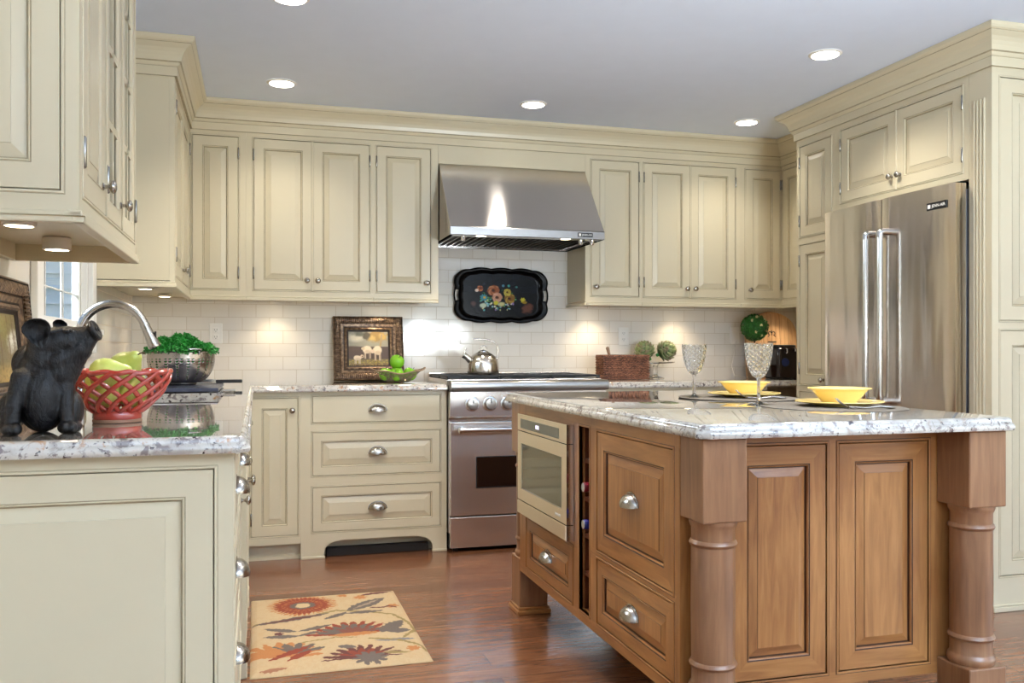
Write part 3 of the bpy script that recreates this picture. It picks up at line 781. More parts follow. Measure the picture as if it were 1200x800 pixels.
cv.leaf(.0,.585,.50,.685,.028,GR,jag=.35); cv.leaf(.03,.59,.46,.675,.011,MA)
cv.leaf(.46,.60,.62,.68,.02,GR,jag=.2)
cv.leaf(.62,.70,.90,.86,.046,GR,jag=.2); cv.leaf(.66,.72,.86,.84,.010,(150,130,110))
cv.leaf(.60,.66,.86,.665,.018,GR); cv.leaf(.74,.93,.99,.965,.016,MA); cv.flower(.74,.90,.035,7,TN,amp=.5); cv.flower(.62,.95,.025,6,TN,amp=.4)
cv.flower(.93,.72,.03,6,TN,amp=.4); cv.stroke([(.78,.72),(.86,.71),(.9,.73),(.95,.70)], .006, MA)
cv.flower(.60,.36,.19,26,RD,amp=.35,a0=.15,a1=3.0,asp=.95); cv.flower(.60,.37,.14,18,GR,amp=.35,a0=.2,a1=2.9); cv.flower(.62,.37,.10,14,RD,amp=.4,a0=.3,a1=2.6,al=.6); cv.leaf(.46,.37,.78,.37,.022,TN)
cv.leaf(.08,.53,.28,.46,.02,GR); cv.leaf(.28,.46,.50,.52,.018,GR); cv.leaf(.07,.42,.30,.40,.02,GR); cv.leaf(.28,.40,.42,.45,.014,GR); cv.flower(.17,.45,.02,5,MA,amp=.4)
cv.flower(.16,.17,.17,20,TN,amp=.4,a0=-.2,a1=3.2); cv.flower(.24,.19,.13,14,GR,amp=.4,a0=.3,a1=2.2); cv.leaf(.1,.14,.34,.27,.025,RD,jag=.3); cv.leaf(.2,.12,.34,.22,.018,RD)
cv.stroke([(.3,.32),(.5,.35),(.62,.33)], .005, OL)
cv.flower(.62,.08,.15,20,MA,amp=.4,a0=0,a1=3.14); cv.flower(.62,.09,.10,12,RD,amp=.5,a0=.4,a1=2.7,al=.8); cv.flower(.66,.08,.07,10,GR,amp=.4)
cv.leaf(.72,.27,.96,.25,.016,(120,116,118)); cv.leaf(.78,.36,.94,.50,.045,GR,jag=.2); cv.leaf(.80,.38,.96,.36,.03,GR); cv.leaf(.50,.24,.60,.21,.02,GR); cv.flower(.92,.14,.03,6,TN,amp=.4)
cv.stroke([(.7,.30),(.85,.26),(.97,.17),(.99,.1)], .007, OL); cv.leaf(.74,.12,.9,.10,.012,OL); cv.leaf(.05,.03,.2,.05,.016,RD,al=.7)
RUG = thing('rug', 'beige wool rug with red and grey flowers on the plank floor', 'rug', (.29,3.565,0))
ED = lambda u,v: .011*min(1, min(u,1-u,v,1-v)*26)**.5+.0015
pgrid('pile', cv, .62, .955, 'rug', RUG, Matrix.Translation((0,0,0)), 230, 350, ED)
MB().box(-.309,.309,-.4765,.4765,.0004,.0018).build('backing', 'handlewood', RUG)

# framed pictures
def picture(name, label, T, W, H, mw, cv, ribs, loc, depth=.04):
    root = thing(name, label, 'picture', loc); L = Matrix.Translation(-Vector(loc)) @ T
    mb = MB(L); s = mw
    mb.rects(-W/2,W/2,0,H, [(.0,depth,0),(0,.004,0),(.003,0,0),(.07*s,-.002,0),(.10*s,.001,1),(.13*s,.004,0),(.22*s,-.001,0),(.33*s,.002,0),(.42*s,.010,0),(.46*s,.012,1),(.50*s,.010,0),(.66*s,.016,0),(.72*s,.018,1),(.76*s,.014,0),(.82*s,.012,0),(.88*s,.016,0),(.93*s,.020,1),(1.0*s,.022,1),(1.0*s,.030,1)], cap=False)
    mb.box(-W/2+.01,W/2-.01,.030,.034,.01,H-.01,1)
    n = ribs; 
    for side in range(4):
        ln = W if side%2 == 0 else H; k = int(ln/.0115)
        for q in range(k):
            t = (q+.5)/k*ln
            if t < .13*s or t > ln-.13*s: continue
            e = min(.44*s, t-.02*s, ln-t-.02*s)
            for (i0, i1, y0, y1) in ((.13*s, e, .001, .006),):
                if i1 <= i0+.004: continue
                if side == 0: P = [(t-W/2,y0,i0),(t-W/2,y0-.003,(i0+i1)/2),(t-W/2,y1,i1)]
                elif side == 2: P = [(t-W/2,y0,H-i0),(t-W/2,y0-.003,H-(i0+i1)/2),(t-W/2,y1,H-i1)]
                elif side == 1: P = [(W/2-i0,y0,t),(W/2-(i0+i1)/2,y0-.003,t),(W/2-i1,y1,t)]
                else: P = [(-W/2+i0,y0,t),(-W/2+(i0+i1)/2,y0-.003,t),(-W/2+i1,y1,t)]
                mb.tube(P, .0036, 6, 0)
    mb.build('frame', ('gilt','gilt_dark'), root, smooth=40, recalc=False)
    X = L @ Matrix.Translation((0,.024,H/2)) @ Matrix.Rotation(PI/2, 4, 'X')
    pgrid('canvas', cv, W-2*mw+.004, H-2*mw+.004, 'canvas', root, X, 130, 105)
    return root
cv = Cv(150, 122, (96,84,66))
cv.put((cv.Y>.55)*1.0, (150,146,128)); cv.ell(.18,.82,.26,.16,(206,200,180),soft=.6); cv.ell(.3,.92,.22,.1,(104,104,88),soft=.5,wob=.5)
cv.ell(.72,.86,.34,.2,(148,120,62),soft=.4,wob=.8); cv.ell(.6,.8,.12,.1,(186,156,88),soft=.5,wob=.8); cv.ell(.86,.84,.12,.12,(182,150,80),soft=.5,wob=.9); cv.ell(.45,.88,.12,.14,(84,76,58),soft=.4,wob=.6)
cv.stroke([(.78,.4),(.8,.6),(.84,.9)], .03, (156,134,96)); cv.put(((cv.Y<.56)&(cv.Y>.2))*.85, (82,62,52)); cv.ell(.1,.5,.3,.1,(92,72,56),soft=.6)
cv.put(np.clip((.22-cv.Y)*9,0,1), (138,122,66)); cv.put(np.clip((.09-cv.Y)*12,0,1)*(cv.nz>.4), (104,74,56)); cv.put(((cv.Y<.17)&(cv.noise(40)>.62))*.7, (186,160,70))
for (x,y,rx,ry) in ((.47,.47,.125,.13),(.72,.45,.12,.15),(.22,.23,.105,.085)):
    for dx in (-.6,-.35,.4,.65): cv.stroke([(x+dx*rx,y-.3*ry),(x+dx*rx,y-ry*1.95)], .012, (200,178,150))
    cv.ell(x,y,rx,ry,(226,208,180),soft=.25,wob=.25); cv.ell(x+rx*.1,y-ry*.45,rx*.8,ry*.5,(184,158,128),soft=.5,al=.6)
cv.ell(.365,.50,.05,.05,(206,184,150)); cv.ell(.60,.42,.055,.06,(214,192,164)); cv.ell(.335,.275,.045,.055,(214,190,160)); cv.ell(.345,.27,.02,.02,(120,90,70))
tilt = Matrix.Rotation(-.21, 4, 'X')
picture('framed_painting', 'gilt-framed sheep painting leaning on the back tiles', Matrix.Translation((.645,5.285,.9235)) @ tilt, .414, .385, .090, cv, 30, (.645,5.285,.9235))
cv = Cv(140, 110, (126,114,84))
cv.ell(.3,.85,.5,.25,(120,124,58),soft=.6,wob=.7); cv.ell(.7,.8,.3,.3,(128,122,72),soft=.6,wob=.9); cv.ell(.9,.6,.16,.2,(206,206,196),soft=.7,wob=.6); cv.put(np.clip((.3-cv.Y)*8,0,1), (168,140,84)); cv.put((cv.noise(30)>.6)*.5, (110,96,50))
for x in (.2,.38,.6,.8,.92): cv.stroke([(x,.2),(x+.01,.55),(x-.02,.95)], .014, (104,80,52))
picture('framed_painting', 'large gilt-framed landscape leaning on the wall behind the pig figure', Matrix.Translation((-.592,2.545,.9190)) @ Matrix.Rotation(PI/2,4,'Z') @ Matrix.Rotation(-.10,4,'X'), .60, .372, .095, cv, 30, (-.592,2.545,.9190), depth=.022)

# tray on the wall
cv = Cv(260, 150, (5,5,7))
cv.put((cv.noise(8)>.6)*.25, (16,20,34))
def rose(x,y,r,c1,c2):
    for k in range(9): a=k*.8; cv.ell(x+r*.35*math.cos(a)/cv.asp*1.0,y+r*.35*math.sin(a),r*.75/cv.asp,r*.62,c1 if k%2 else c2,rot=a,soft=.2,wob=.3)
    cv.ell(x,y,r*.42/cv.asp,r*.36,(96,50,30),soft=.4); cv.ell(x-.005,y+.01,r*.24/cv.asp,r*.2,(40,26,18),soft=.5)
for k in range(46):
    a = RNG.random()*6.28; q = RNG.random()**.6; x=.47+.19*q*math.cos(a); y=.44+.2*q*math.sin(a)
    cv.leaf(x,y,x+.035*math.cos(a),y+.05*math.sin(a),.012,((60,104,52),(84,150,140),(92,160,90),(30,70,40))[k%4])
for k in range(34):
    x=.3+.36*RNG.random(); y=.2+.24*RNG.random(); cv.ell(x,y,.012,.02,((150,190,200),(206,206,150),(220,216,190),(90,170,170),(150,120,170))[k%5],soft=.5,wob=.5)
rose(.42,.60,.11,(196,128,84),(150,84,48)); rose(.46,.46,.10,(214,164,138),(196,140,110)); rose(.60,.44,.10,(176,142,56),(130,92,40)); rose(.575,.57,.07,(206,190,80),(170,150,60)); rose(.27,.64,.06,(206,120,70),(120,60,40)); cv.ell(.235,.60,.02,.03,(226,206,190))
cv.flower(.315,.46,.075,9,(64,140,150),amp=.35); cv.ell(.32,.46,.014,.024,(210,170,60)); cv.ell(.30,.30,.04,.05,(196,206,180),soft=.4,wob=.9); cv.ell(.45,.36,.03,.05,(210,200,60),soft=.4,wob=.6)
cv.ell(.51,.33,.04,.06,(206,200,140),soft=.5,wob=.9); cv.flower(.75,.42,.05,6,(190,180,50),amp=.5); cv.ell(.77,.37,.03,.03,(160,130,40)); cv.ell(.82,.24,.08,.12,(100,60,46),soft=.35,wob=1.0); cv.ell(.2,.33,.035,.08,(80,52,48),soft=.6,wob=.8)
cv.flower(.59,.70,.03,5,(70,160,150),amp=.4); cv.flower(.53,.70,.03,5,(80,140,160),amp=.4); cv.ell(.68,.68,.015,.02,(50,110,100))
def tray_r(a):
    # superellipse with wavy edges
    ca, sa = math.cos(a), math.sin(a); A_, B_ = .298, .165; p = 5
    r = 1/((abs(ca)/A_)**p+(abs(sa)/B_)**p)**(1/p); x, z = r*ca, r*sa
    z += math.copysign(.0085*math.cos(2*PI*x/.27), z)*min(1,abs(sa)*2.2)*(abs(z)/B_)**3
    x += math.copysign(.009*math.cos(2*PI*z/.20), x)*(abs(x)/A_)**6
    return x, z
TR = thing('decorative_tray', 'black lacquered tray painted with flowers hung above the stove', 'tray', (1.4745,5.3995,1.2620))
prof = [(0,-.0040),(.2,-.0040),(.4,-.0040),(.55,-.0040),(.68,-.0040),(.78,-.0042),(.83,-.006),(.86,-.012),(.875,-.020),(.89,-.0245),(.905,-.026),(.92,-.0265),(.935,-.0265),(.95,-.0268),(.965,-.0275),(.98,-.0295),(.992,-.031),(1.0,-.0295),(1.002,-.026)]
NA = 240; vs = []; fs = []
for (s_, y_) in prof:
    for k in range(NA):
        x, z = tray_r(2*PI*(k+.5)/NA)
        if s_ >= .9 and s_ < .98: pass
        vs.append((x*s_, y_, z*s_+.177))
for i in range(1, len(prof)-1):
    for k in range(NA):
        q = (k+1)%NA; x, z = tray_r(2*PI*(k+1)/NA)
        if abs(z) < .036 and .90 < (prof[i][0]+prof[i+1][0])/2 < .962: continue
        fs.append((i*NA+k, i*NA+q, (i+1)*NA+q, (i+1)*NA+k))
fs.append(tuple(NA+k for k in range(NA)))
# centre as a fine grid for the painting
mb = MB(); mb.add(vs, fs[:-1]); o = mb.build('tray_rim', 'tole', TR, smooth=50)
md = o.modifiers.new('thick', 'SOLIDIFY'); md.thickness = .0012
paint_mesh(o, lambda co: lin((7,6,7))[:3])
N_ = 200; vs=[]; fs=[]; idx={}
gx, gz = 230, 130
def inside(x, z):
    a = math.atan2(z, x); X_, Z_ = tray_r(a); return math.hypot(x, z) <= .80*math.hypot(X_, Z_)
for j in range(gz+1):
    for i in range(gx+1):
        x = -.27+.54*i/gx; z = -.15+.30*j/gz; vs.append((x,-.0046,z+.177))
for j in range(gz):
    for i in range(gx):
        if inside(-.27+.54*(i+.5)/gx, -.15+.30*(j+.5)/gz): a=j*(gx+1)+i; fs.append((a,a+1,a+gx+2,a+gx+1))
mb = MB(); mb.add(vs, fs); o = mb.build('painted_center', 'tole', TR, recalc=False)
bm = bmesh.new(); bm.from_mesh(o.data); bmesh.ops.delete(bm, geom=[v for v in bm.verts if not v.link_faces], context='VERTS'); bm.to_mesh(o.data); bm.free()
paint_mesh(o, lambda co: cv.at((co.x+.29)/.58, (co.z-.177+.155)/.31))

# ------------------------------------------------------------------ range
RG = thing('kitchen_range', 'stainless steel gas range between cream cabinets', 'stove', (1.461,5.06,0)); L = Matrix.Translation((-1.461,-5.06,0))
a, b = 1.0075, 1.9135
MB(L).box(a,b,4.758,5.38,.10,.905).build('oven_body', 'steel_v', RG)
mb = MB(L); mb.prism([(4.760,.728),(4.731,.728),(4.728,.735),(4.722,.872),(4.760,.872)], a, b, X=Matrix(((0,0,1,0),(1,0,0,0),(0,1,0,0),(0,0,0,1))))
mb.build('control_panel', 'steel_r', RG, bevel=.002)
pr = [(4.80,.874),(4.700,.874),(4.690,.877),(4.684,.884),(4.682,.895),(4.683,.910),(4.687,.922),(4.695,.929),(4.705,.931),(4.80,.931)]
MB(L).prism(pr, a, b, X=Matrix(((0,0,1,0),(1,0,0,0),(0,1,0,0),(0,0,0,1)))).build('bullnose_rail', 'steel_lip', RG, smooth=30)
MB(L).box(a,b,4.80,5.38,.905,.936).build('cooktop', 'steel_r', RG, bevel=.003)
MB(L).box(a+.012,b-.012,4.815,5.33,.9365,.9385).build('cooktop_pan', 'iron', RG)
MB(L).box(a,b,5.34,5.38,.936,.962).build('back_guard', 'steel_r', RG, bevel=.003)
DW = (b-a)/3
for k in range(3):
    x0 = a+.004+k*DW; x1 = x0+DW-.008; g = MB(L)
    y0_, y1_ = 4.812, 5.325
    for (p,q,r_,s_) in ((x0,x1,y0_,y0_+.016),(x0,x1,y1_-.016,y1_),(x0,x0+.014,y0_,y1_),(x1-.014,x1,y0_,y1_),(x0,x1,5.06,5.076)):
        g.box(p,q,r_,s_,.944,.957)
    for (p,q) in ((x0,y0_),(x1-.014,y0_),(x0,y1_-.014),(x1-.014,y1_-.014),(x0,5.06),(x1-.014,5.06)): g.box(p,p+.014,q,q+.014,.9386,.945)
    xm = (x0+x1)/2
    for ym in (4.94,5.20):
        g.box(xm-.005,xm+.005,ym-.11,ym+.11,.946,.957); g.box(x0+.01,x1-.01,ym-.005,ym+.005,.946,.957)
    gr = g.build('grate', 'iron', RG, bevel=.002)
    for ym in (4.94,5.20): MB(L).lathe([(0,.939),(.048,.939),(.048,.942),(.036,.943),(.034,.9445),(0,.945)], (xm,ym,0), 24).build('burner', 'iron', RG, smooth=40)
for x in (1.131,1.231,1.331,1.590,1.690,1.790):
    X = L @ Matrix.Translation((x,4.7255,.804)) @ Matrix.Rotation(PI/2-.045,4,'X')
    k = MB(X).lathe([(.040,0),(.040,.004),(.037,.006),(.032,.006)], seg=32, caps=False).build('control_knob', 'chrome', RG, smooth=40)
    MB(X).lathe([(.034,0),(.0335,.008),(.030,.026),(.028,.030),(.0,.031)], seg=32).build('knob_grip', 'nickel', k, smooth=35)
    MB(X).box(-.0025,.0025,.004,.026,.029,.033).build('knob_pointer', 'black', k)
MB(L).box(a+.004,b-.004,4.732,4.757,.197,.705).build('oven_door', 'steel_r', RG, bevel=.003)
MB(L).box(a+.001,b-.001,4.7585,4.765,.02,.728).build('door_gap', 'dark', RG)
MB(L).rects(1.154,1.767,.343,.516, [(0,4.7325,0),(0,4.7305,0),(.004,4.7300,0),(.006,4.7315,1)], m=1, capm=1).build('oven_window', ('black','blackglass'), RG, recalc=False)
MB(L).box(a+.004,b-.004,4.735,4.757,.022,.188).build('warming_drawer', 'steel_r', RG, bevel=.003)
h = MB(L).tube([(1.055,4.672,.667),(1.867,4.672,.667)], .0135, 20).build('oven_handle', 'steel_pol', RG, smooth=40)
for x in (1.075,1.847): MB(L).tube([(x,4.732,.667),(x,4.674,.667)], [.018,.014], 16).build('handle_bracket', 'steel_pol', h, smooth=40); 
for x in (1.052,1.870): MB(L).ell((x,4.672,.667),(.012,.019,.019),16,10).build('handle_cap', 'steel_pol', h, smooth=60)
for x in (a+.03,b-.06):
    for y in (4.79,5.32): MB(L).box(x,x+.03,y,y+.03,0,.10).build('leg', 'black', RG)
MB(L).box(a+.01,b-.01,4.80,5.36,.02,.1).build('base_box', 'black', RG)

# hood
HD = thing('range_hood', 'stainless steel wedge range hood above the stove', 'range hood', (1.4655,5.06,1.727)); L = Matrix.Translation((-1.4655,-5.06,-1.727))
XZ = Matrix(((0,0,1,0),(1,0,0,0),(0,1,0,0),(0,0,0,1)))
HP = [(5.068,2.175),(4.765,1.782),(4.755,1.774),(4.752,1.768),(4.752,1.727),(4.764,1.727),(4.764,1.745),(5.068,1.745)]
mb = MB(L).prism([(5.0685,2.1745),(4.762,1.782),(4.756,1.775),(4.770,1.773),(4.770,1.745),(5.0685,1.745)], 1.016, 1.9145, X=XZ)
mb.box(1.0175,1.9135,5.069,5.395,1.745,2.172)
mb.build('hood_shell', 'steel_h', HD, recalc=False, bevel=.0015)
MB(L).prism([(4.7695,1.7745),(4.7555,1.7745),(4.752,1.770),(4.752,1.729),(4.7545,1.727),(4.7695,1.727)], 1.016, 1.9145, X=XZ).build('hood_lip', 'steel_lip', HD, recalc=False)
mb = MB(L); mb.box(1.016,1.034,4.77,5.395,1.727,1.745).box(1.8965,1.9145,4.77,5.395,1.727,1.745).box(1.034,1.8965,5.375,5.395,1.727,1.745)
mb.build('hood_rim', 'steel_h', HD)
MB(L).box(1.034,1.8965,4.772,4.91,1.738,1.7448).build('light_bar', 'steel_pol', HD)
mb = MB(L)
for k in range(22): x = 1.05+k*.0385; mb.box(x,x+.014,4.915,5.37,1.738,1.7445,0, None)
mb.build('baffle_filter', 'dark', HD); MB(L).box(1.034,1.8965,4.912,5.374,1.7435,1.7449).build('filter_backing', 'pewter', HD)
for x in (1.21,1.71):
    q = MB(L).lathe([(.036,1.738),(.038,1.735),(.030,1.734)], (x,4.84,0), 24, caps=False).build('hood_lamp', 'chrome', HD, smooth=40)
    MB(L).lathe([(0,1.7352),(.030,1.7352)], (x,4.84,0), 24).build('bulb', 'puck', q)
for (x, y) in ((1.10,4.81),(1.79,4.81),(1.86,4.81)): MB(L).lathe([(.012,1.738),(.012,1.704),(.010,1.701),(0,1.701)], (x,y,0), 18).build('hood_knob', 'chrome', HD, smooth=40)
bd = MB(L).box(1.752,1.842,4.749,4.753,1.7385,1.7625).build('badge', 'black', HD, bevel=.0006)
MB(L).box(1.758,1.771,4.7484,4.749,1.7435,1.7575).build('badge_emblem', 'white', bd)
text_part('JENN-AIR', .0135, 'badge_lettering', 'white', bd, L @ Matrix.Translation((1.807,4.7488,1.7503)), sx=1.08)

# refrigerator
RF = thing('refrigerator', 'stainless french-door refrigerator built into the cream cabinets', 'refrigerator', (3.24,3.6175,0)); L = Matrix.Translation((-3.24,-3.6175,0))
MB(L).box(2.955,3.58,3.170,4.065,.02,1.795).build('fridge_body', simple('fridge_side_grey', (112,112,118), .4), RF, bevel=.003)
FX = L @ Fr(2.885, 4.072, 0, -90)        # u = 4.072 - Y
def fdoor(name, u0, u1, z0, z1, bow=.012):
    mb = MB(FX); n = 14; vs = []; fs = []
    W = .912
    prof = []
    for k in range(n+1):
        u = u0+(u1-u0)*k/n; e = min(u-u0, u1-u); rnd = .007*max(0, 1-e/.008)**2
        prof.append((u, -bow*(1-((u-W/2)/(W/2))**2)+rnd))
    poly = prof+[(u1,.062),(u0,.062)]
    mb.prism(poly, z0, z1); return mb.build(name, 'steel_v', RF, smooth=30)
dl = fdoor('door', 0, .4535, .735, 1.818); dr = fdoor('door', .4585, .912, .735, 1.818); fz = fdoor('freezer_drawer', 0, .912, .06, .727)
MB(L).box(2.900,2.953,3.185,4.05,.035,.06).build('kick_grille', 'black', RF)
MB(L).box(2.94,3.02,3.20,3.26,1.818,1.832).build('hinge_cover', 'black', RF, bevel=.003); MB(L).box(2.94,3.02,3.98,4.04,1.818,1.832).build('hinge_cover', 'black', RF, bevel=.003)
for (Y_, par) in ((3.6555,dl),(3.5535,dr)):
    x = 2.818
    hb = MB(L).tube([(x,Y_,.885),(x,Y_,1.625)], .0155, 20).build('handle', 'steel_pol', par, smooth=40)
    for z, sg in ((1.655,1),(.855,-1)):
        zz = [(x,Y_,z-.034*sg),(x,Y_,z-.012*sg),(x+.004,Y_,z-.003*sg),(x+.014,Y_,z),(x+.062,Y_,z)]
        MB(L).tube(zz, [.0170,.0175,.0175,.0175,.0175], 18).build('handle_bracket', 'steel_pol', hb, smooth=50)
hb = MB(L).tube([(2.818,3.25,.66),(2.818,3.99,.66)], .0145, 20).build('handle', 'steel_pol', fz, smooth=40)
for y in (3.27,3.97): MB(L).tube([(2.818,y,.66),(2.885,y,.66)], .014, 16).build('handle_bracket', 'steel_pol', hb, smooth=50)
bd = MB(FX).box(.757,.875,-.0085,-.003,1.716,1.749).build('badge', 'black', dr, bevel=.0006)
MB(FX).box(.764,.781,-.0093,-.0085,1.724,1.741).build('badge_emblem', 'white', bd)
text_part('JENN-AIR', .019, 'badge_lettering', 'white', bd, FX @ Matrix.Translation((.829,-.0088,1.7325)), sx=1.02)

# built-in microwave oven in the island
MW = thing('built_in_microwave', 'stainless drawer microwave oven built into the island end', 'microwave', (1.30,3.1765,.44)); L = Matrix.Translation((-1.30,-3.1765,-.44)) @ Fr(1.02,3.470,0,-90)
W_ = .587; st = 'steel_warm'
MB(L).box(.012,W_-.012,.032,.455,.452,.828).build('oven_body', 'black', MW)
MB(L).rects(0,W_,.774,.840, [(0,.029,1),(0,.002,1),(.002,0,0)], m=0).build('control_panel', (st,'steel_pol'), MW, recalc=False)
cp = MB(L).rects(.045,W_-.075,.785,.822, [(0,.0005,0),(0,-.0012,0),(.002,-.0014,0)], m=0).build('control_glass', simple('grey_control_glass', (96,98,88), .25), MW, recalc=False)
MB(L).box(.245,.285,-.0019,-.0014,.797,.811).build('display', 'display', cp)
dr_ = MB(L).rects(0,W_,.496,.771, [(0,.029,1),(0,.002,1),(.002,0,0),(.047,0,0),(.050,.004,1)], cap=False).build('door', (st,'steel_pol'), MW, recalc=False)
MB(L).box(.049,W_-.049,.0035,.006,.544,.723).build('door_glass', simple('smoky_mirror_glass', (112,110,92), .07, .55), dr_)
MB(L).rects(0,W_,.441,.493, [(0,.029,1),(0,.002,1),(.002,-.002,0)], m=0).build('lower_trim', (st,'steel_pol'), MW, recalc=False)
MB(L).box(.004,W_-.004,.012,.030,.45,.835).build('side_trim', 'blackglass', MW)
text_part('JENN-AIR', .014, 'badge_lettering', 'white', dr_, L @ Matrix.Translation((.50,-.0008,.517)), sx=1.0)

# ------------------------------------------------------------------ faucet
FA = thing('faucet', 'brushed steel gooseneck faucet arching over the sink', 'faucet', (-.612,3.53,.914))
MB().lathe([(.030,0),(.030,.006),(.024,.012),(.0215,.018),(.0215,.075),(.019,.082),(.0165,.088)], seg=28).build('faucet_base', 'nickel', FA, smooth=40)
R_ = .112; pts = [(0,0,.08),(0,0,.15),(0,0,.238)]+[(R_*(1-math.cos(a)),0,.238+R_*math.sin(a)) for a in [PI*k/27 for k in range(1,25)]]
MB().tube(pts, .0155, 20).build('gooseneck', 'nickel', FA, smooth=60)
p = Vector(pts[-1]); d = (p-Vector(pts[-2])).normalized()
MB().tube([p-d*.004, p+d*.004, p+d*.012, p+d*.05, p+d*.085, p+d*.092], [.0165,.0180,.0170,.0190,.0235,.0215], 22).build('spray_head', 'nickel', FA, smooth=50)
MB().box(.0,.006,-.010,.010,-.012,.012).build('spray_button', 'black', FA, loc=tuple(p+d*.045+Vector((.017,0,.004))))
MB().tube([(0,-.02,.05),(0,-.05,.056),(.005,-.115,.080)], [.012,.009,.006], 14).build('lever', 'nickel', FA, smooth=50)

# soap pump further along? the board, knife and colander behind the sink
CB = thing('cutting_board', 'dark slate board lying behind the sink under the colander', 'cutting board', (-.37,4.36,.9145))
MB().box(-.215,.215,-.335,.335,.003,.020).build('slab', 'board', CB, bevel=.004)
for (x,y) in ((-.18,-.3),(.18,-.3),(-.18,.3),(.18,.3)): MB().lathe([(.009,0),(.009,.003)], (x,y,0), 12).build('foot', 'black', CB)
KN = thing('kitchen_knife', 'black-handled knife lying across the slate board corner', 'knife', (-.18,4.62,.9350))
MB().box(-.01,.115,-.010,.010,.0,.017).build('handle', 'black', KN, bevel=.004)
MB().add([(-.01,-.002,.002),(-.01,.002,.002),(-.17,0,.004),(-.01,-.001,.018),(-.01,.001,.018),(-.15,0,.018)], [(0,2,5,3),(1,4,5,2),(0,1,2),(3,5,4)]).build('blade', 'steel_pol', KN)
MB().tube([(0,0,0),(.05,0,0)], .0075, 12).build('sink_stopper_rod', 'nickel', None)
bpy.data.objects['sink_stopper_rod'].location = (-.135,4.005,.9225); tag(bpy.data.objects['sink_stopper_rod'], 'short steel pin on the counter at the back right corner of the sink', 'pin')

CO = thing('colander', 'stainless steel colander full of parsley on the dark board', 'colander', (-.333,4.40,.9350))
sg = 190; pr = [(.0,.010),(.055,.010),(.062,.006),(.060,.001),(.064,.0005),(.067,.004),(.068,.011)]
NB_ = 44; prb = []
for k in range(NB_+1):
    t = k/NB_; a = .50+t*(PI/2-.50); prb.append((.149*math.sin(a)**.72, .012+.132*(1-math.cos(a))-.132*(1-math.cos(.50))))
z_top = prb[-1][1]
mb = MB(); mb.lathe(pr+prb[1:]+[(.150,z_top+.022),(.156,z_top+.024),(.158,z_top+.027),(.155,z_top+.029)], seg=sg, caps=False)
o_f = len(pr)-1; keep = []
for n_, f in enumerate(mb.f):
    k = n_//sg-o_f; c_ = (n_%sg)%10
    hole = (c_ in (0,1) and 8 <= k <= 41 and k%4 in (1,2)) or (c_ in (4,5) and 36 <= k <= 41 and k%4 in (1,2))
    if not hole: keep.append(f)
mb.f = keep; mb.m = [0]*len(keep)
o = mb.build('perforated_bowl', 'nickel', CO, smooth=50, recalc=False); md = o.modifiers.new('t','SOLIDIFY'); md.thickness=.001
zt = z_top+.012
for sg_ in (0, PI):
    a0 = -1.15+sg_
    P = [(.150*math.cos(a0-.17),.150*math.sin(a0-.17),zt),(.158*math.cos(a0-.17),.158*math.sin(a0-.17),zt+.018)]+[(.172*math.cos(a0-.16+.32*t),.172*math.sin(a0-.16+.32*t),zt+.026) for t in (0,.25,.5,.75,1)]+[(.158*math.cos(a0+.17),.158*math.sin(a0+.17),zt+.018),(.150*math.cos(a0+.17),.150*math.sin(a0+.17),zt)]
    MB().tube(P, .0038, 10).build('handle', 'steel_pol', CO, smooth=60)
PA = MB()
for k in range(1500):
    a = RNG.random()*6.283; q = math.sqrt(RNG.random()); r = .135*q
    top = .062*(1-q*q*.75)*(.8+.35*math.sin(a*3.1+1)*math.sin(q*7))+.022
    z = top-.014*RNG.random()
    if k%9 == 0: r = .14+.024*RNG.random(); z = .002+.022*RNG.random()
    c = Vector((r*math.cos(a), r*math.sin(a), z)); s_ = .010+.007*RNG.random()
    R = Matrix.Rotation(RNG.random()*6,3,'Z') @ Matrix.Rotation(RNG.random()*2-1,3,'X') @ Matrix.Rotation(RNG.random()*2-1,3,'Y')
    vs = [c]; n = 10
    for i in range(n): b_ = 2*PI*i/n; rr = s_*(1 if i%2 else .55); vs.append(c+R @ Vector((rr*math.cos(b_), rr*math.sin(b_), s_*.5*math.sin(b_*3+k))))
    PA.add(vs, [(0,1+i,1+(i+1)%n) for i in range(n)])
for k in range(40):
    a = RNG.random()*6.28; r = .1*RNG.random(); PA.tube([(r*.5*math.cos(a),r*.5*math.sin(a),-.07),(r*math.cos(a),r*math.sin(a),.03)], .0016, 5)
PO = thing('parsley', 'bunch of curly green parsley heaped in the colander', 'parsley', (-.333,4.40,.9350+z_top+.020))
PA.build('leaves', 'parsley', PO, recalc=False); MB().ell((0,0,-.030),(.130,.130,.078),28,12).build('leaf_mass', 'parsley', PO, smooth=180)

# ------------------------------------------------------------------ lattice bowl with pears
BW = thing('lattice_bowl', 'red ceramic openwork bowl of pears beside the pig figure', 'bowl', (-.335,2.43,.9142))
MB().lathe([(.052,0),(.0575,.001),(.058,.006),(.0565,.009)], seg=36).build('foot_ring', simple('unglazed_foot', (150,110,84), .6), BW, smooth=40)
MB().lathe([(.0,.020),(.045,.018),(.0565,.009),(.0585,.012),(.0575,.024),(.054,.030),(.045,.031),(.0,.028)], seg=40).build('foot', 'redglaze', BW, smooth=45)
def bowl_r(t): return .052+.070*(math.sin(t*PI/2)**.85)
NS = 14
for fam in (1,-1):
    mb = MB()
    for k in range(NS):
        P = []
        for i in range(19):
            t = i/18; a = 2*PI*k/NS+fam*t*1.15; r = bowl_r(t)+(.0028*fam); z = .026+.100*t
            P.append((r*math.cos(a), r*math.sin(a)*.94, z))
        mb.tube(P, .0050, 8, flat=1.3)
    mb.build('lattice', 'redglaze', BW, smooth=60)
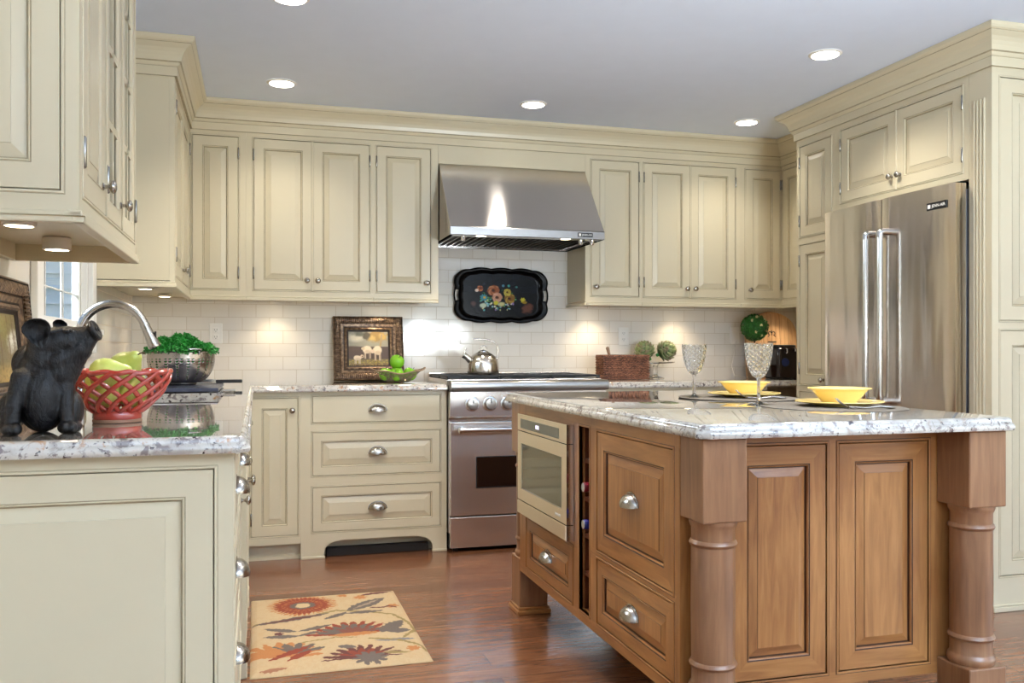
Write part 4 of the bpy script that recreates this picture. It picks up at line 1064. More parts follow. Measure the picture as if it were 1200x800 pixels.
P = [((bowl_r(1)+.0015+.002*math.cos(NS*a))*math.cos(a), .94*(bowl_r(1)+.0015+.002*math.cos(NS*a))*math.sin(a), .1265+.0018*math.sin(NS*a)) for a in [2*PI*k/160 for k in range(160)]]
MB().tube(P, .0064, 10, closed=True).build('rim', 'redglaze', BW, smooth=60)
PEAR = [(0,-.036),(.012,-.0355),(.026,-.030),(.035,-.018),(.0375,-.003),(.034,.012),(.026,.026),(.019,.038),(.0145,.048),(.010,.054),(.004,.056),(0,.0555)]
def pear(label, loc, rot, s=1.0, skin='pearskin'):
    r = thing('pear', label, 'pear', loc, 0, 'pears in the red bowl'); X = Matrix.Rotation(rot[2],4,'Z') @ Matrix.Rotation(rot[1],4,'Y') @ Matrix.Rotation(rot[0],4,'X') @ Matrix.Scale(s,4)
    o = MB(X).lathe(PEAR, seg=28).build('flesh', skin, r, smooth=80)
    MB(X).tube([(0,0,.052),(.001,0,.060),(.004,.001,.068),(.009,.002,.074)], [.0022,.0016,.0018,.0026], 8).build('stem', 'stemwood', r, smooth=60)
    MB(X).lathe([(0,-.0345),(.004,-.0365),(.006,-.036)], seg=10).build('calyx', 'stemwood', r)
b0 = Vector((-.335,2.43,.9142))
pear('green pear lying on top at the front of the red bowl', b0+Vector((-.020,-.035,.122)), (.05,1.45,-.05), 1.08)
pear('green pear at the very top of the red bowl behind the front one', b0+Vector((.014,.034,.138)), (0.1,1.0,-.7), 1.08)
pear('green pear showing through the right front of the lattice', b0+Vector((.040,-.024,.072)), (.2,.35,.3), .92)
pear('green pear showing through the middle front of the lattice', b0+Vector((-.018,-.030,.070)), (.1,-.3,0), .86)
pear('green pear showing through the left side of the lattice', b0+Vector((-.052,.018,.075)), (-.2,-.3,.3), .86)
pear('green pear at the back of the lattice bowl', b0+Vector((.018,.048,.072)), (.2,.2,0), .86)

# ------------------------------------------------------------------ seated pig figure
PG = thing('pig_figurine', 'black carved pig sitting with its snout raised on the granite corner', 'figurine', (-.452,2.165,.9142), .20)
mb = MB()
def cap(p, q, r0, r1, n=7):
    for i in range(n+1):
        t = i/n; mb.ell([p[j]+(q[j]-p[j])*t for j in range(3)], r0+(r1-r0)*t, 16, 10)
mb.ell((.002,.024,.075),(.056,.060,.076),28,18); mb.ell((.000,.012,.125),(.052,.052,.058),26,16); mb.ell((.003,-.012,.080),(.046,.044,.075),24,16)
mb.ell((-.018,.034,.150),(.042,.044,.045)); mb.ell((.012,.000,.160),(.046,.045,.050)); mb.ell((-.040,.018,.100),(.022,.030,.045)); mb.ell((.046,.016,.100),(.022,.030,.045))
cap((.012,-.002,.188),(.052,-.018,.200),.042,.034); cap((.052,-.018,.200),(.090,-.032,.217),.031,.0175)
cap((.034,-.014,.155),(.076,-.030,.180),.036,.024); cap((.076,-.030,.180),(.096,-.037,.203),.022,.014)
X = Matrix.Translation((.103,-.038,.223)) @ Matrix.Rotation(-.35,4,'Z') @ Matrix.Rotation(1.15,4,'Y')
mb.lathe([(0,-.016),(.017,-.014),(.0165,-.006),(.0235,-.002),(.0240,.005),(.020,.008),(.011,.0065),(0,.006)], seg=28, X=X)
cap((.078,-.028,.190),(.040,-.016,.128),.024,.034)
mb.ell((.030,-.036,.222),(.020,.008,.006),14,8,R=Matrix.Rotation(-.25,3,'Y'))
# ears
def ear(c, R, w, h, t):
    vs=[]; fs=[]; n=16; mr=6
    for lay in (0,1):
        for j in range(mr+1):
            for i in range(n):
                a=2*PI*i/n; q=j/mr; x=w*q*math.cos(a); z=h*q*math.sin(a); 
                if z<0: x*=1-.55*abs(z)/h
                else: z*=.62; x*=1+.10*z/h
                y=(-.020*q*q if lay==0 else t-.020*q*q) 
                vs.append(Vector(c)+R@Vector((x,y if q<1 else y+(t/2 if lay==0 else -t/2)*.6,z)))
    for lay in (0,1):
        o=lay*(mr+1)*n
        for j in range(mr):
            for i in range(n):
                k=(i+1)%n; f=(o+j*n+i,o+j*n+k,o+(j+1)*n+k,o+(j+1)*n+i); fs.append(f if lay==0 else f[::-1])
    for i in range(n):
        k=(i+1)%n; fs.append((mr*n+i,mr*n+k,(mr+1)*n+mr*n+k,(mr+1)*n+mr*n+i))
    mb.add(vs,fs)
ear((-.008,-.030,.226), Matrix.Rotation(-.1,3,'Z') @ Matrix.Rotation(.15,3,'X') @ Matrix.Rotation(-.18,3,'Y'), .029, .042, .008)
ear((.030,.016,.236), Matrix.Rotation(.5,3,'Z') @ Matrix.Rotation(.35,3,'Y'), .017, .020, .008)
mb.ell((.050,-.046,.222),(.009,.006,.006),12,8)
# legs
for sx, (tx,ty,tz), (fx,fy) in ((-1,(-.036,-.020,.120),(-.056,-.040)),(1,(.042,-.020,.112),(.050,-.038))):
    cap((tx,ty,tz),(fx*.95,fy*.9,.060),.024,.0165); cap((fx*.95,fy*.9,.060),(fx,fy,.018),.0165,.0145,4)
    mb.ell((fx-.006,fy-.016,.013),(.0145,.024,.0135),16,10); mb.ell((fx+.007,fy-.016,.013),(.0135,.024,.0135),16,10)
for sx in (-1,1):
    mb.ell((sx*.060,.030,.045),(.026,.055,.045),20,14); mb.ell((sx*.068,-.012,.012),(.013,.035,.012),16,10)
o = mb.build('body', 'pig', PG, recalc=False)
md = o.modifiers.new('r','REMESH'); md.mode='VOXEL'; md.voxel_size=.0021; md.use_smooth_shade=True
md = o.modifiers.new('s','SMOOTH'); md.factor=.5; md.iterations=2
for e in ((.0565,-.0525,.223),): MB().ell(e,.0035,12,8).build('eye', 'black', PG, smooth=180)
for s_ in (-.007,.007): MB(X).ell((-.001,s_,.0075),(.0055,.0028,.0015),10,6).build('nostril', 'dark', PG, smooth=180)
# ------------------------------------------------------------------ back counter things
KT = thing('tea_kettle', 'polished steel tea kettle standing on the left front burner', 'kettle', (1.262,5.0,.9572))
gore = lambda a, i: 1-.018*(1-abs(math.cos(a*5)))**2*(1 if 3 < i < 12 else 0)
MB().lathe([(0,.001),(.084,.0),(.0895,.004),(.091,.012),(.091,.040),(.089,.062),(.083,.084),(.072,.102),(.056,.116),(.038,.126),(.030,.130),(.028,.1315)], seg=60, rf=gore).build('kettle_body', 'steel_sat', KT, smooth=50)
l = MB().lathe([(.029,.130),(.0285,.134),(.018,.139),(.005,.141),(.004,.148),(0,.148)], seg=30).build('lid', 'steel_sat', KT, smooth=50)
MB().tube([(.022*math.cos(a),0,.146+.019*math.sin(a)) for a in [PI*k/12 for k in range(13)]], .0032, 10).build('lid_loop', 'steel_sat', l, smooth=60)
MB().tube([(-.074,0,.078),(-.098,0,.100),(-.118,0,.114)], [.020,.0165,.0185], 20).build('spout', 'steel_sat', KT, smooth=50)
MB().tube([(-.112,0,.124),(-.104,0,.146),(-.098,0,.152)], [.003,.0035,.003], 8).build('whistle_lever', 'steel_sat', KT, smooth=60)
P = [(.080,0,.090),(.088,0,.115),(.092,0,.140),(.086,0,.168),(.068,0,.186),(.040,0,.196),(.010,0,.202),(-.025,0,.204),(-.058,0,.205)]
MB().tube(P, [.004,.004,.0042,.0042,.0045,.0052,.0055,.0055,.0045], 12).build('handle', 'steel_sat', KT, smooth=60)
MB().ell((.082,0,.094),(.008,.008,.008)).build('handle_rivet', 'steel_sat', KT, smooth=180)

# shallow bowl of apples in front of the framed picture
AB = thing('glass_fruit_bowl', 'shallow ribbed glass bowl of green apples by the framed sheep', 'bowl', (.765,4.985,.9142))
sgl = NT('smoked_ribbed_glass'); v = sgl.coords(); n = sgl.noise(v, 120, 2)
tr = sgl.n('ShaderNodeBsdfTransparent'); tr.inputs[0].default_value = (.86,.84,.78,1)
gl = sgl.n('ShaderNodeBsdfPrincipled'); gl.inputs['Base Color'].default_value = lin((150,138,112)); gl.inputs['Roughness'].default_value = .12; gl.inputs['Metallic'].default_value = .3
w_ = sgl.n('ShaderNodeTexVoronoi'); w_.inputs['Scale'].default_value = 70; sgl.l(v, w_.inputs['Vector']); w_.feature = 'DISTANCE_TO_EDGE'
f_ = sgl.ramp(w_.outputs['Distance'], [(.05,(.85,.85,.85,1)),(.16,(.14,.14,.14,1))])
mx = sgl.n('ShaderNodeMixShader'); sgl.l(f_, mx.inputs[0]); sgl.l(tr.outputs[0], mx.inputs[1]); sgl.l(gl.outputs[0], mx.inputs[2]); sgl.l(mx.outputs[0], sgl.out.inputs[0])
M['netglass'] = sgl.m
vs=[]; fs=[]; n=72; prf=[(.0,.003),(.05,.003),(.062,.004),(.080,.014),(.100,.034),(.120,.052),(.145,.066),(.150,.069)]
for i,(r,z) in enumerate(prf):
    for k in range(n):
        a=2*PI*k/n; w=(r/.15)**3; vs.append((r*math.cos(a)*(1+.03*w*math.cos(4*a)), r*math.sin(a)*.72, z+w*(.012*math.cos(2*a)+.004*math.cos(6*a))))
for i in range(len(prf)-1):
    for k in range(n): q=(k+1)%n; fs.append((i*n+k,i*n+q,(i+1)*n+q,(i+1)*n+k))
mb=MB(); mb.add(vs,fs); o=mb.build('glass_shell','netglass',AB,smooth=180,recalc=False); md=o.modifiers.new('t','SOLIDIFY'); md.thickness=.003
MB().tube([(vs[(len(prf)-1)*n+k]) for k in range(n)], .0034, 8, closed=True).build('rim', 'handlewood', AB, smooth=60)
APP = [(0,-.028),(.008,-.031),(.020,-.033),(.031,-.024),(.038,-.008),(.039,.006),(.034,.020),(.024,.029),(.013,.031),(.006,.027),(0,.022)]
def apple(label, loc, s=1., rot=(0,0,0)):
    r = thing('apple', label, 'apple', loc, 0, 'green apples in the glass bowl'); X = Matrix.Rotation(rot[0],4,'X') @ Matrix.Rotation(rot[1],4,'Y') @ Matrix.Scale(s,4)
    MB(X).lathe(APP, seg=28).build('flesh', 'appleskin', r, smooth=180)
    MB(X).tube([(0,0,.022),(.001,0,.032),(.004,0,.042)], [.0014,.0013,.0018], 7).build('stem', 'stemwood', r)
a0 = Vector((.765,4.985,.9142))
apple('green apple perched on top of the apples in the glass bowl', a0+Vector((-.005,0,.118)), 1.06, (.5,.3,0))
apple('green apple at the left front of the glass bowl', a0+Vector((-.070,-.012,.050)), .98, (.3,0,0))
apple('green apple at the middle front of the glass bowl', a0+Vector((-.012,-.038,.046)), 1.0, (.6,-.4,0))
apple('green apple at the right end of the glass bowl', a0+Vector((.068,-.004,.050)), 1.0, (0,.5,0))
apple('green apple at the back of the glass bowl', a0+Vector((.0,.046,.055)), .96, (-.3,0,0))

# wicker basket
BK = thing('wicker_basket', 'dark wicker basket on the counter right of the range', 'basket', (2.195,5.15,.9142))
mb = MB(); W0,D0,Hh = .150,.058,.150
mb.box(-W0+.004,W0-.004,-D0+.004,-D0+.008,.004,Hh-.008).box(-W0+.004,W0-.004,D0-.008,D0-.004,.004,Hh-.008).box(-W0+.004,-W0+.008,-D0+.004,D0-.004,.004,Hh-.008).box(W0-.008,W0-.004,-D0+.004,D0-.004,.004,Hh-.008).box(-W0+.004,W0-.004,-D0+.004,D0-.004,.002,.006)
for j in range(17):
    z = .006+j*.0083; P=[]; per=[(-W0,-D0),(W0,-D0),(W0,D0),(-W0,D0)]
    for s_ in range(4):
        x0,y0=per[s_]; x1,y1=per[(s_+1)%4]; m_=26 if s_%2==0 else 12
        for k in range(m_):
            t=k/m_; off=.0048*math.sin((k+.5*0)*PI*1.0+(PI/2)+(j%2)*PI); nx,ny=(y1-y0),-(x1-x0); ll=math.hypot(nx,ny)
            P.append((x0+(x1-x0)*t+nx/ll*off, y0+(y1-y0)*t+ny/ll*off, z+RNG.random()*.0022))
    mb.tube(P, .0040+.0012*RNG.random(), 6, closed=True)
mb.build('woven_side', 'wicker', BK, smooth=60, recalc=False)
mb = MB()
for off in (0, .007): mb.tube([(-W0-.002,-D0-.002,Hh-off),(0,-D0-.004,Hh-off),(W0+.002,-D0-.002,Hh-off),(W0+.003,0,Hh-off),(W0+.002,D0+.002,Hh-off),(0,D0+.003,Hh-off),(-W0-.002,D0+.002,Hh-off),(-W0-.003,0,Hh-off)], .0052, 8, closed=True)
mb.build('rim', 'wicker', BK, smooth=60)
US = thing('wooden_spoon', 'pale wooden handle sticking up from the left end of the wicker basket', 'spoon', (2.105,5.15,.925))
MB().tube([(.03,0,0),(.004,0,.13),(-.010,0,.185),(-.014,0,.192)], [.007,.008,.011,.008], 12).build('handle', 'handlewood', US, smooth=60)
MB().ell((.032,0,.004),(.02,.006,.014)).build('bowl', 'handlewood', US, smooth=180)

# glass pedestal with two artichokes
CX = 2.474
CS = thing('glass_cake_stand', 'clear glass pedestal stand holding two artichokes', 'cake stand', (CX,5.27,.9142))
MB().lathe([(0,.001),(.058,.001),(.060,.003),(.050,.008),(.020,.016),(.013,.028),(.016,.050),(.012,.070),(.020,.090),(.030,.097),(.118,.101),(.124,.104),(.124,.109),(.120,.109),(.1,.107),(0,.106)], seg=48).build('pedestal_plate', 'glass', CS, smooth=50)
def artichoke(label, loc, rot):
    r = thing('artichoke', label, 'artichoke', loc); R = Matrix.Rotation(rot[2],4,'Z') @ Matrix.Rotation(rot[1],4,'Y') @ Matrix.Rotation(rot[0],4,'X')
    mb = MB(R); cols = []; rg = np.random.default_rng(int(abs(rot[1])*100))
    G1,G2,PU,DK = [np.array(lin(c)[:3]) for c in ((112,142,84),(150,168,108),(140,104,98),(50,62,34))]
    rows = [(-1.05,6),(-.70,8),(-.35,9),(0,9),(.35,9),(.68,8),(.98,6),(1.25,4)]
    for j,(el,n) in enumerate(rows):
        t = j/(len(rows)-1)
        for k in range(n):
            az = 2*PI*(k+.5*(j%2))/n+.15*(rg.random()-.5); mixp = rg.random()*.7
            up = Vector((-math.sin(el)*math.cos(az),-math.sin(el)*math.sin(az),math.cos(el))); ou = Vector((math.cos(el)*math.cos(az),math.cos(el)*math.sin(az),math.sin(el))); sd = ou.cross(up)
            w = .026-.009*t; h = .046-.012*t; vs=[]; c = ou*.050
            for p_ in range(7):
                q = p_/6; ww = w*(math.sin(PI*(.25+.75*q)))**.7 if q < 1 else .0015
                for s_ in (-1,-.5,0,.5,1):
                    vs.append(c+up*(h*(q-.42)*1.15)+sd*(ww*s_)+ou*(.003+.0125*q*q-.009*s_*s_*(1-q*.3)-(.003 if q > .9 else 0)))
                    cols.append(DK*(1-min(1,q*1.6))+(G1*(1-abs(s_)*.6)+G2*abs(s_)*.6)*min(1,q*1.6) if q < .6 else (G2*(1-mixp)+PU*mixp))  # bract bases darkened in colour, standing in for shade between the bracts
            mb.add(vs, [(p_*5+i,p_*5+i+1,p_*5+i+6,p_*5+i+5) for p_ in range(6) for i in range(4)])
    n0 = len(mb.v); mb.ell((0,0,0),(.047,.047,.048),20,14); cols += [DK]*(len(mb.v)-n0)
    me = bpy.data.meshes.new('bracts'); me.from_pydata([tuple(v) for v in mb.v], [], mb.f); me.materials.append(M['artichoke']); me.polygons.foreach_set('use_smooth', [True]*len(me.polygons))
    at_ = me.color_attributes.new('Col','FLOAT_COLOR','POINT'); bf = np.ones((len(me.vertices),4),dtype=np.float32); bf[:,:3] = np.array(cols); at_.data.foreach_set('color', bf.ravel())
    o = bpy.data.objects.new('bracts', me); COL.objects.link(o); o.parent = r; md = o.modifiers.new('t','SOLIDIFY'); md.thickness = .0018
    MB(R).tube([(0,0,-.045),(0,0,-.072)], [.012,.010], 12).build('stalk', 'parsley', r, smooth=50)
artichoke('artichoke on the left of the glass stand behind the basket', (CX-.078,5.262,.9142+.180), (-.25,-.5,.3))
artichoke('artichoke on the right of the glass stand', (CX+.070,5.255,.9142+.180), (.35,1.1,.2))

# topiary
TP = thing('topiary', 'boxwood topiary ball with pale buds behind the right wine glass', 'plant', (3.135,5.17,.9142))
MB().lathe([(0,0),(.038,0),(.042,.004),(.052,.075),(.056,.078),(.056,.088),(.050,.088),(.048,.080),(0,.078)], seg=32).build('pot', 'terracotta', TP, smooth=40)
MB().tube([(0,0,.07),(.002,0,.16),(0,0,.27)], .0055, 8).build('trunk', 'stemwood', TP, smooth=60)
mb = MB(); cz = .332; Rb = .076
mb.ell((0,0,cz),Rb,28,18)
for k in range(1300):
    v = Vector(RNG.normal(size=3)); v.normalize(); c = Vector((0,0,cz))+v*(Rb+.010*RNG.random()-.002); t1 = v.orthogonal().normalized(); t1.rotate(Matrix.Rotation(RNG.random()*6.28,3,v)); t2 = v.cross(t1)
    l_ = .015; w = .010; tip = (t1*.8+v*.6)*l_
    mb.add([c-t1*.002, c+t2*w*.5+tip*.5+v*.001, c+tip, c-t2*w*.5+tip*.5+v*.001], [(0,1,2,3)])
mb.build('leaf_ball', 'box_leaf', TP, recalc=False)
for (x,z) in ((-.047,.045),(.045,.048),(.0,.012),(-.030,-.030),(.046,-.022),(.070,.0),(-.01,.068),(.012,-.052)):
    y = -math.sqrt(max(0,(Rb+.004)**2-x*x-z*z)); m_ = MB()
    for q in range(5): a=q*1.256; m_.ell((x+.005*math.cos(a),y-.003,cz+z+.005*math.sin(a)),(.0055,.004,.0055),10,6)
    m_.ell((x,y-.005,cz+z),.0045,10,6); m_.build('bud', 'cream_bud', TP, smooth=180)

# arched wooden board and canister in the corner
WB = thing('arched_wooden_board', 'pale arched wooden board leaning in the right back corner', 'board', (3.375,5.335,.9142))
P = [(-.195,0),(.195,0),(.195,.30)]+[(.195*math.cos(a), .30+.145*math.sin(a)) for a in [PI*k/20 for k in range(1,20)]]+[(-.195,.30)]
TT = Matrix.Rotation(-.10,4,'X') @ Matrix.Rotation(PI/2,4,'X')
MB(TT).prism(P, -.014, .014).build('board_plank', 'rustic_board', WB, bevel=.003)
mb = MB(TT)
for sx in (-1,1): mb.tube([(0,.300,.017),(sx*.012,.312,.017),(sx*.024,.306,.017),(sx*.026,.292,.017),(sx*.014,.288,.017),(sx*.030,.276,.017)], .0028, 8)
mb.tube([(0,.284,.017),(0,.320,.017)], .003, 8); mb.build('iron_ornament', 'iron', WB, smooth=60)
MB(TT).box(-.032,.032,.236,.243,.0142,.018).build('iron_bar', 'iron', WB)
for x in (-.13,-.065,.0,.065,.13): MB(TT).box(x-.0008,x+.0008,.004,.43 if abs(x) < .1 else .40,.0138,.0146).build('plank_seam', 'wood_glaze', WB)
CN = thing('black_canister', 'glossy black countertop canister with steel clasp in front of the board', 'canister', (3.315,5.12,.9142))
mb = MB().prism([(-.090,-.066),(-.074,-.082),(.074,-.082),(.090,-.066),(.090,.066),(.074,.082),(-.074,.082),(-.090,.066)], .0, .196)
mb.build('canister_body', 'blackglass', CN, bevel=.008, seg=3, smooth=40)
MB().lathe([(0,.1965),(.078,.1965),(.080,.200),(.080,.212),(.074,.218),(0,.220)], seg=40).build('lid', 'black', CN, smooth=40)
MB().box(-.085,.03,-.092,-.084,.206,.213).build('lid_bar', 'black', CN, bevel=.002)
MB().tube([(-.03,-.083,.196),(-.03,-.094,.190),(-.03,-.094,.170),(-.03,-.085,.164)], .004, 10).build('clasp', 'chrome', CN, smooth=60)
MB().tube([(.03,-.083,.196),(.03,-.094,.190),(.03,-.094,.176)], .004, 10).build('clasp', 'chrome', CN, smooth=60)
MB(Matrix.Rotation(PI/2,4,'X')).lathe([(0,.086),(.026,.085),(.028,.0825)], (-.035,.105,0), 28).build('highlight_disc', simple('dark_blue_highlight',(26,38,84),.15), CN, smooth=40)  # blue highlight on the canister front put in as a coloured disc

# outlets
def outlet(x, z, label, kind='duplex'):
    r = thing('wall_outlet' if kind == 'duplex' else 'light_switch', label, 'outlet' if kind == 'duplex' else 'switch', (x,YB-.0005,z))
    MB().box(-.036,.036,-.006,0,-.058,.058).build('cover_plate', 'pot_white', r, bevel=.003)
    if kind == 'duplex':
        for s_ in (-1,1):
            o = MB().box(-.016,.016,-.0085,-.006,s_*.020-.014,s_*.020+.014).build('socket', 'pot_white', r, bevel=.004)
            for sx in (-1,1): MB().box(sx*.006-.001,sx*.006+.001,-.0089,-.0085,s_*.020-.003,s_*.020+.006).build('slot', 'slot', o)
            MB(Matrix.Rotation(PI/2,4,'X')).lathe([(0,.0089),(.0022,.0088)], (0,s_*.020-.008,0), 10).build('ground_hole', 'slot', o)
    else:
        MB().box(-.017,.017,-.0085,-.006,-.033,.033).build('rocker', 'pot_white', r, bevel=.002)
outlet(-.222, 1.193, 'white wall outlet above the colander on the back wall')
outlet(2.306, 1.188, 'white wall outlet above the wicker basket')
outlet(3.120, 1.197, 'white wall switch plate left of the topiary ball', 'switch')
CDo = tag(MB().tube([(3.20,5.24,.9185),(3.12,5.25,.9185),(3.065,5.30,.921),(3.075,5.36,.99),(3.11,5.388,1.08),(3.13,5.389,1.16)], .0022, 8).build('power_cord', 'cord', smooth=60), 'thin white cord running down the tiles below the switch plate', 'cord')

# ------------------------------------------------------------------ things on the island
ZI = .9142
def goblet(label, loc):
    r = thing('wine_goblet', label, 'glass', loc, 0, 'cut crystal goblets on the island')
    H = .205; seg = 168; vs=[]; fs=[]
    outer = [(.0375,.0),(.0372,.0015),(.030,.004),(.014,.008),(.007,.014),(.0056,.030),(.0050,.055),(.0056,.078),(.0075,.088),(.016,.0935)]
    nb = 60; bowl=[]
    for k in range(nb+1):
        t=k/nb; bowl.append((.016+.0285*math.sin(min(1,t*1.08)*PI/2)**.62+.002*t, .0935+.1115*t))
    inner = [(r_-.0028, z) for r_, z in reversed(bowl[4:])]+[(.018,.103),(.0,.099)]
    prof = [(0,.0)]+outer+bowl[1:]+inner; no = 1+len(outer)
    for i,(rr,z) in enumerate(prof):
        for k in range(seg):
            a=2*PI*k/seg; d=0
            if no <= i < no+nb-3 :
                u=a*12/(2*PI); v=(z-.09)*120
                p=abs(((u+v*.5)%1)-.5)*2; q=abs(((u-v*.5)%1)-.5)*2; d=-.0021*max(0,1-min(p,q)/.45)
            vs.append(((rr+d)*math.cos(a),(rr+d)*math.sin(a),z))
    for i in range(len(prof)-1):
        for k in range(seg): q=(k+1)%seg; fs.append((i*seg+k,i*seg+q,(i+1)*seg+q,(i+1)*seg+k))
    mb=MB(); mb.add(vs,fs); mb.build('cut_glass', 'glass', r, smooth=28, recalc=True)
    return r
goblet('cut crystal goblet nearer the far end of the island', (1.605,3.075,ZI))
goblet('cut crystal goblet beside the nearer yellow bowl', (1.595,2.605,ZI))
def place(cx, cy, lab, n0):
    r = tag(MB().lathe([(0,.0),(.205,.0),(.210,.0012),(.205,.0026),(0,.0026)], seg=64, X=Matrix.Diagonal((1.02,1.18,1,1))).build('placemat', 'placemat', loc=(cx-.03,cy,ZI), smooth=40), 'oval grey-brown woven placemat under the '+lab+' plate', 'placemat', 'placemats on the island')
    p = tag(MB().lathe([(0,.004),(.060,.004),(.062,0),(.070,0),(.075,.004),(.100,.008),(.132,.013),(.136,.015),(.135,.0175),(.130,.017),(.098,.012),(.075,.009),(0,.008)], seg=64).build('dinner_plate', 'yellow', loc=(cx,cy,ZI+.0029), smooth=50), 'yellow dinner plate under the '+lab+' bowl', 'plate', 'yellow plates on the island')
    b = tag(MB().lathe([(0,.003),(.044,.003),(.046,0),(.050,0),(.053,.004),(.064,.016),(.080,.036),(.088,.044),(.0975,.046),(.0985,.0485),(.0965,.050),(.087,.048),(.077,.040),(.060,.020),(.045,.009),(0,.008)], seg=64).build('soup_bowl', 'yellow', loc=(cx,cy,ZI+.0118), smooth=50), 'yellow bowl on its plate, the '+lab+' one of the two', 'bowl', 'yellow bowls on the island')
    f = thing('fork', 'steel fork lying beside the '+lab+' yellow plate', 'fork', (cx-.055,cy-.155,ZI+.0032), -.15)
    MB().tube([(-.005,0,.006),(.03,0,.004),(.075,0,.008),(.11,0,.005),(.125,0,.004)], [.003,.0028,.003,.0055,.0035], 10, flat=2.0).build('handle', 'nickel', f, smooth=60)
    m = MB()
    for s_ in (-3,-1,1,3): m.tube([(-.020,s_*.0018,.006),(-.035,s_*.0024,.011),(-.052,s_*.0026,.022),(-.064,s_*.0026,.034)], [.0012,.0012,.0011,.0006], 6)
    m.tube([(-.002,0,.006),(-.014,0,.0055),(-.022,0,.007)], [.003,.0045,.0045], 10, flat=1.6)
    m.build('tines', 'nickel', f, smooth=60)
place(1.795, 3.035, 'farther', 0); place(1.795, 2.455, 'nearer', 1)

# ------------------------------------------------------------------ lamps
def downlight(x, y, lab, power=27):
    r = thing('recessed_light', lab, 'ceiling light', (x,y,ZC), 0, 'recessed ceiling lights')
    MB().lathe([(.058,-.0065),(.066,-.005),(.074,-.0012),(.074,-.0003)], seg=40, caps=False).build('trim_ring', 'white', r, smooth=50)
    MB().lathe([(.060,-.0066),(.0,-.0066)], seg=36).build('lamp', 'lamp', r)
    l = bpy.data.lights.new('downlight_beam', 'SPOT'); l.energy = power; l.spot_size = 2.2; l.spot_blend = .8; l.shadow_soft_size = .035; l.color = (1,.93,.82)
    o = bpy.data.objects.new('downlight_beam', l); COL.objects.link(o); o.parent = r; o.location = (0,0,-.012)
    return r
for (x,y,lab,vis) in ((.124,4.63,'recessed ceiling light nearest the left back corner',1),(1.456,4.65,'recessed ceiling light above the range hood',1),(2.778,4.667,'recessed ceiling light near the right back corner',1),
                  (2.485,3.50,'recessed ceiling light in front of the refrigerator crown',1),(.125,3.50,'recessed ceiling light cut off by the top edge of the photo',1)):
    downlight(x, y, lab, 12 if y > 4 else (50 if x < 1 else 26))
for (x,y) in ((.75,2.95),(1.6,2.6),(.7,-1.0),(2.6,-1.0)):  # added ceiling spots without fixtures, to even out the exposure
    l = bpy.data.lights.new('fill_downlight', 'SPOT'); l.energy = 36 if y > 0 else 2; l.spot_size = 2.3; l.spot_blend = .8; l.shadow_soft_size = .06; l.color = (1,.98,.95)
    o = bpy.data.objects.new('fill_downlight', l); COL.objects.link(o); o.location = (x,y,ZC-.012)
def puck(x, y, z, lab, h=.028, power=1.6, vis=True):
    r = thing('puck_light', lab, 'puck light', (x,y,z), 0, 'puck lights under the wall cabinets')
    MB().lathe([(0,-.001),(.034,-.001),(.035,-.003),(.035,-h),(.030,-h-.002),(.028,-h-.001)], seg=36, caps=False).build('housing', 'white', r, smooth=40)
    MB().lathe([(.0285,-h-.0012),(0,-h-.0012)], seg=30).build('lens', 'puck', r)
    l = bpy.data.lights.new('puck_beam', 'SPOT'); l.energy = power; l.spot_size = 2.1; l.spot_blend = .8; l.shadow_soft_size = .025; l.color = (1,.80,.55)
    o = bpy.data.objects.new('puck_beam', l); COL.objects.link(o); o.parent = r; o.location = (0,0,-h-.006)
puck(-.50,2.18,1.3948,'puck light at the near end under the glass-door cabinet',.027)
puck(-.51,2.62,1.3948,'taller puck light at the far end under the glass-door cabinet',.032)
for (x,y,lab) in ((-.47,5.10,'puck light under the cabinets in the left back corner'),(-.50,4.5,'puck light under the cabinet between window and corner'),(.10,5.265,'puck light above the colander side of the back counter'),(.72,5.265,'puck light above the framed sheep painting'),
                  (2.06,5.265,'puck light above the left end of the wicker basket'),(2.66,5.265,'puck light above the two artichokes'),(3.40,5.20,'puck light above the arched wooden board')):
    puck(x,y,1.3997,lab,.016, 2.4 if x < 1 else 3.4)
for x in (1.21,1.71):
    l = bpy.data.lights.new('hood_beam', 'SPOT'); l.energy = 7; l.spot_size = 2.0; l.spot_blend = .8; l.shadow_soft_size = .025; l.color = (1,.86,.68)
    o = bpy.data.objects.new('hood_beam', l); COL.objects.link(o); o.location = (x,4.84,1.725)
# added spots behind the camera that brighten the far ceiling; no lamp there
for (x,y,tx,ty,e) in ((1.9,.1,1.4,3.9,95),(2.3,.1,2.4,3.5,35)):
    l = bpy.data.lights.new('ceiling_fill_spot', 'SPOT'); l.energy = e; l.spot_size = 1.25; l.spot_blend = 1; l.shadow_soft_size = .12; l.color = (.84,.93,1)
    o = bpy.data.objects.new('ceiling_fill_spot', l); COL.objects.link(o); o.location = (x,y,1.25)
    o.rotation_euler = (Vector((tx,ty,ZC))-Vector((x,y,1.25))).to_track_quat('-Z','Y').to_euler()
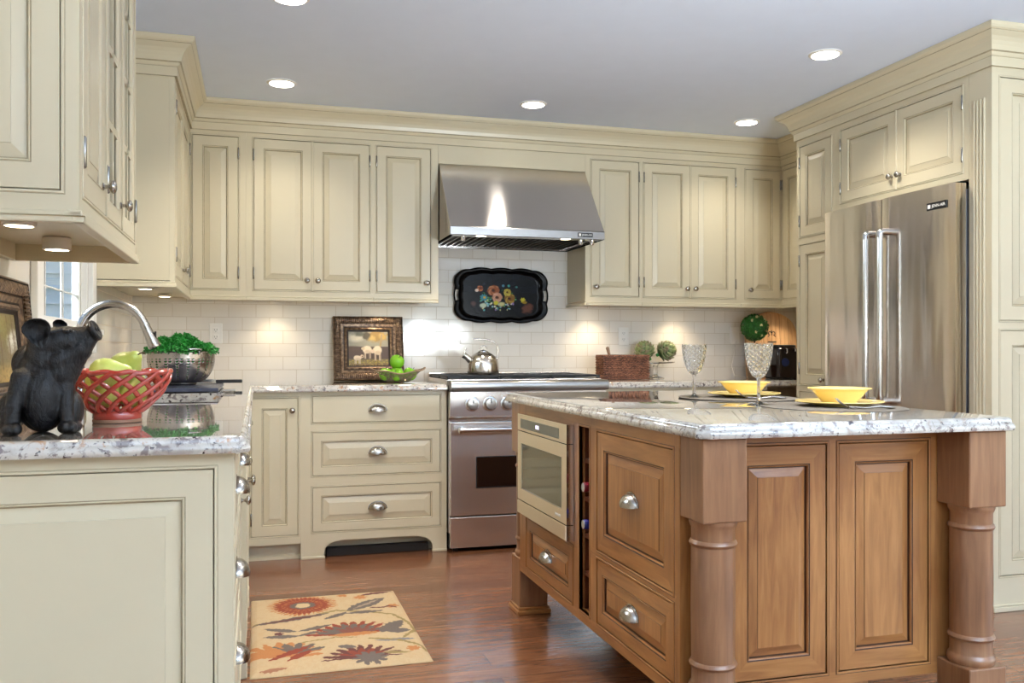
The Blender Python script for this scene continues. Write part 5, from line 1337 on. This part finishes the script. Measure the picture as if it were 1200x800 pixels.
# daylight through the openings, plus added area lights for the ceiling
def area_light(name, loc, rot, sx, sy, e, col=(.86,.94,1)):
    l = bpy.data.lights.new(name, 'AREA'); l.shape = 'RECTANGLE'; l.size = sx; l.size_y = sy; l.energy = e; l.color = col
    o = bpy.data.objects.new(name, l); COL.objects.link(o); o.location = loc; o.rotation_euler = rot
area_light('daylight_front', (2.0,YR-.02,1.25), (PI/2,0,0), 4.3, 1.9, 5, (.74,.90,1))
for (x,y) in ((1.2,-1.4),(2.7,-1.4),(2.2,-.3)): area_light('ceiling_fill_area', (x,y,1.4), (PI,0,0), .35, .35, 57, (.76,.90,1))  # added unseen uplights that lift the ceiling; no floor lamps stand here
area_light('daylight_east', (XF+.02,-1.1,1.22), (PI/2,0,PI/2), 6.5, 1.95, 13, (.76,.90,1))
area_light('daylight_sink', (XL-.75,3.585,2.25), (PI/2-.65,0,-PI/2), 1.2, .7, 110, (.75,.88,1))
wd = bpy.data.worlds.new('world'); SC.world = wd; wd.use_nodes = True
nt = wd.node_tree; nt.nodes.clear(); ow = nt.nodes.new('ShaderNodeOutputWorld'); bg = nt.nodes.new('ShaderNodeBackground'); sk = nt.nodes.new('ShaderNodeTexSky')
sk.sky_type = 'NISHITA'; sk.sun_disc = False; sk.sun_elevation = math.radians(40); sk.sun_rotation = math.radians(120)
bg.inputs['Strength'].default_value = .11; nt.links.new(sk.outputs[0], bg.inputs[0]); nt.links.new(bg.outputs[0], ow.inputs[0])

cd = bpy.data.cameras.new('camera'); cam = bpy.data.objects.new('camera', cd); COL.objects.link(cam)
cd.sensor_width = 36; cd.lens = 36*1045/1200; cd.shift_y = 11/1200; cd.clip_start = .05
cam.location = (0,0,1.093); cam.rotation_euler = (PI/2,0,-math.atan(300/1045)); SC.camera = cam
vs_ = SC.view_settings; vs_.view_transform = 'Standard'; vs_.look = 'None'; vs_.gamma = 1; vs_.use_curve_mapping = False; vs_.exposure = 1.24
SC.cycles.use_denoising = True; SC.cycles.max_bounces = 10; SC.cycles.transmission_bounces = 10; SC.cycles.sample_clamp_indirect = 4; SC.cycles.caustics_reflective = False; SC.cycles.caustics_refractive = False
SC.cycles.blur_glossy = .5
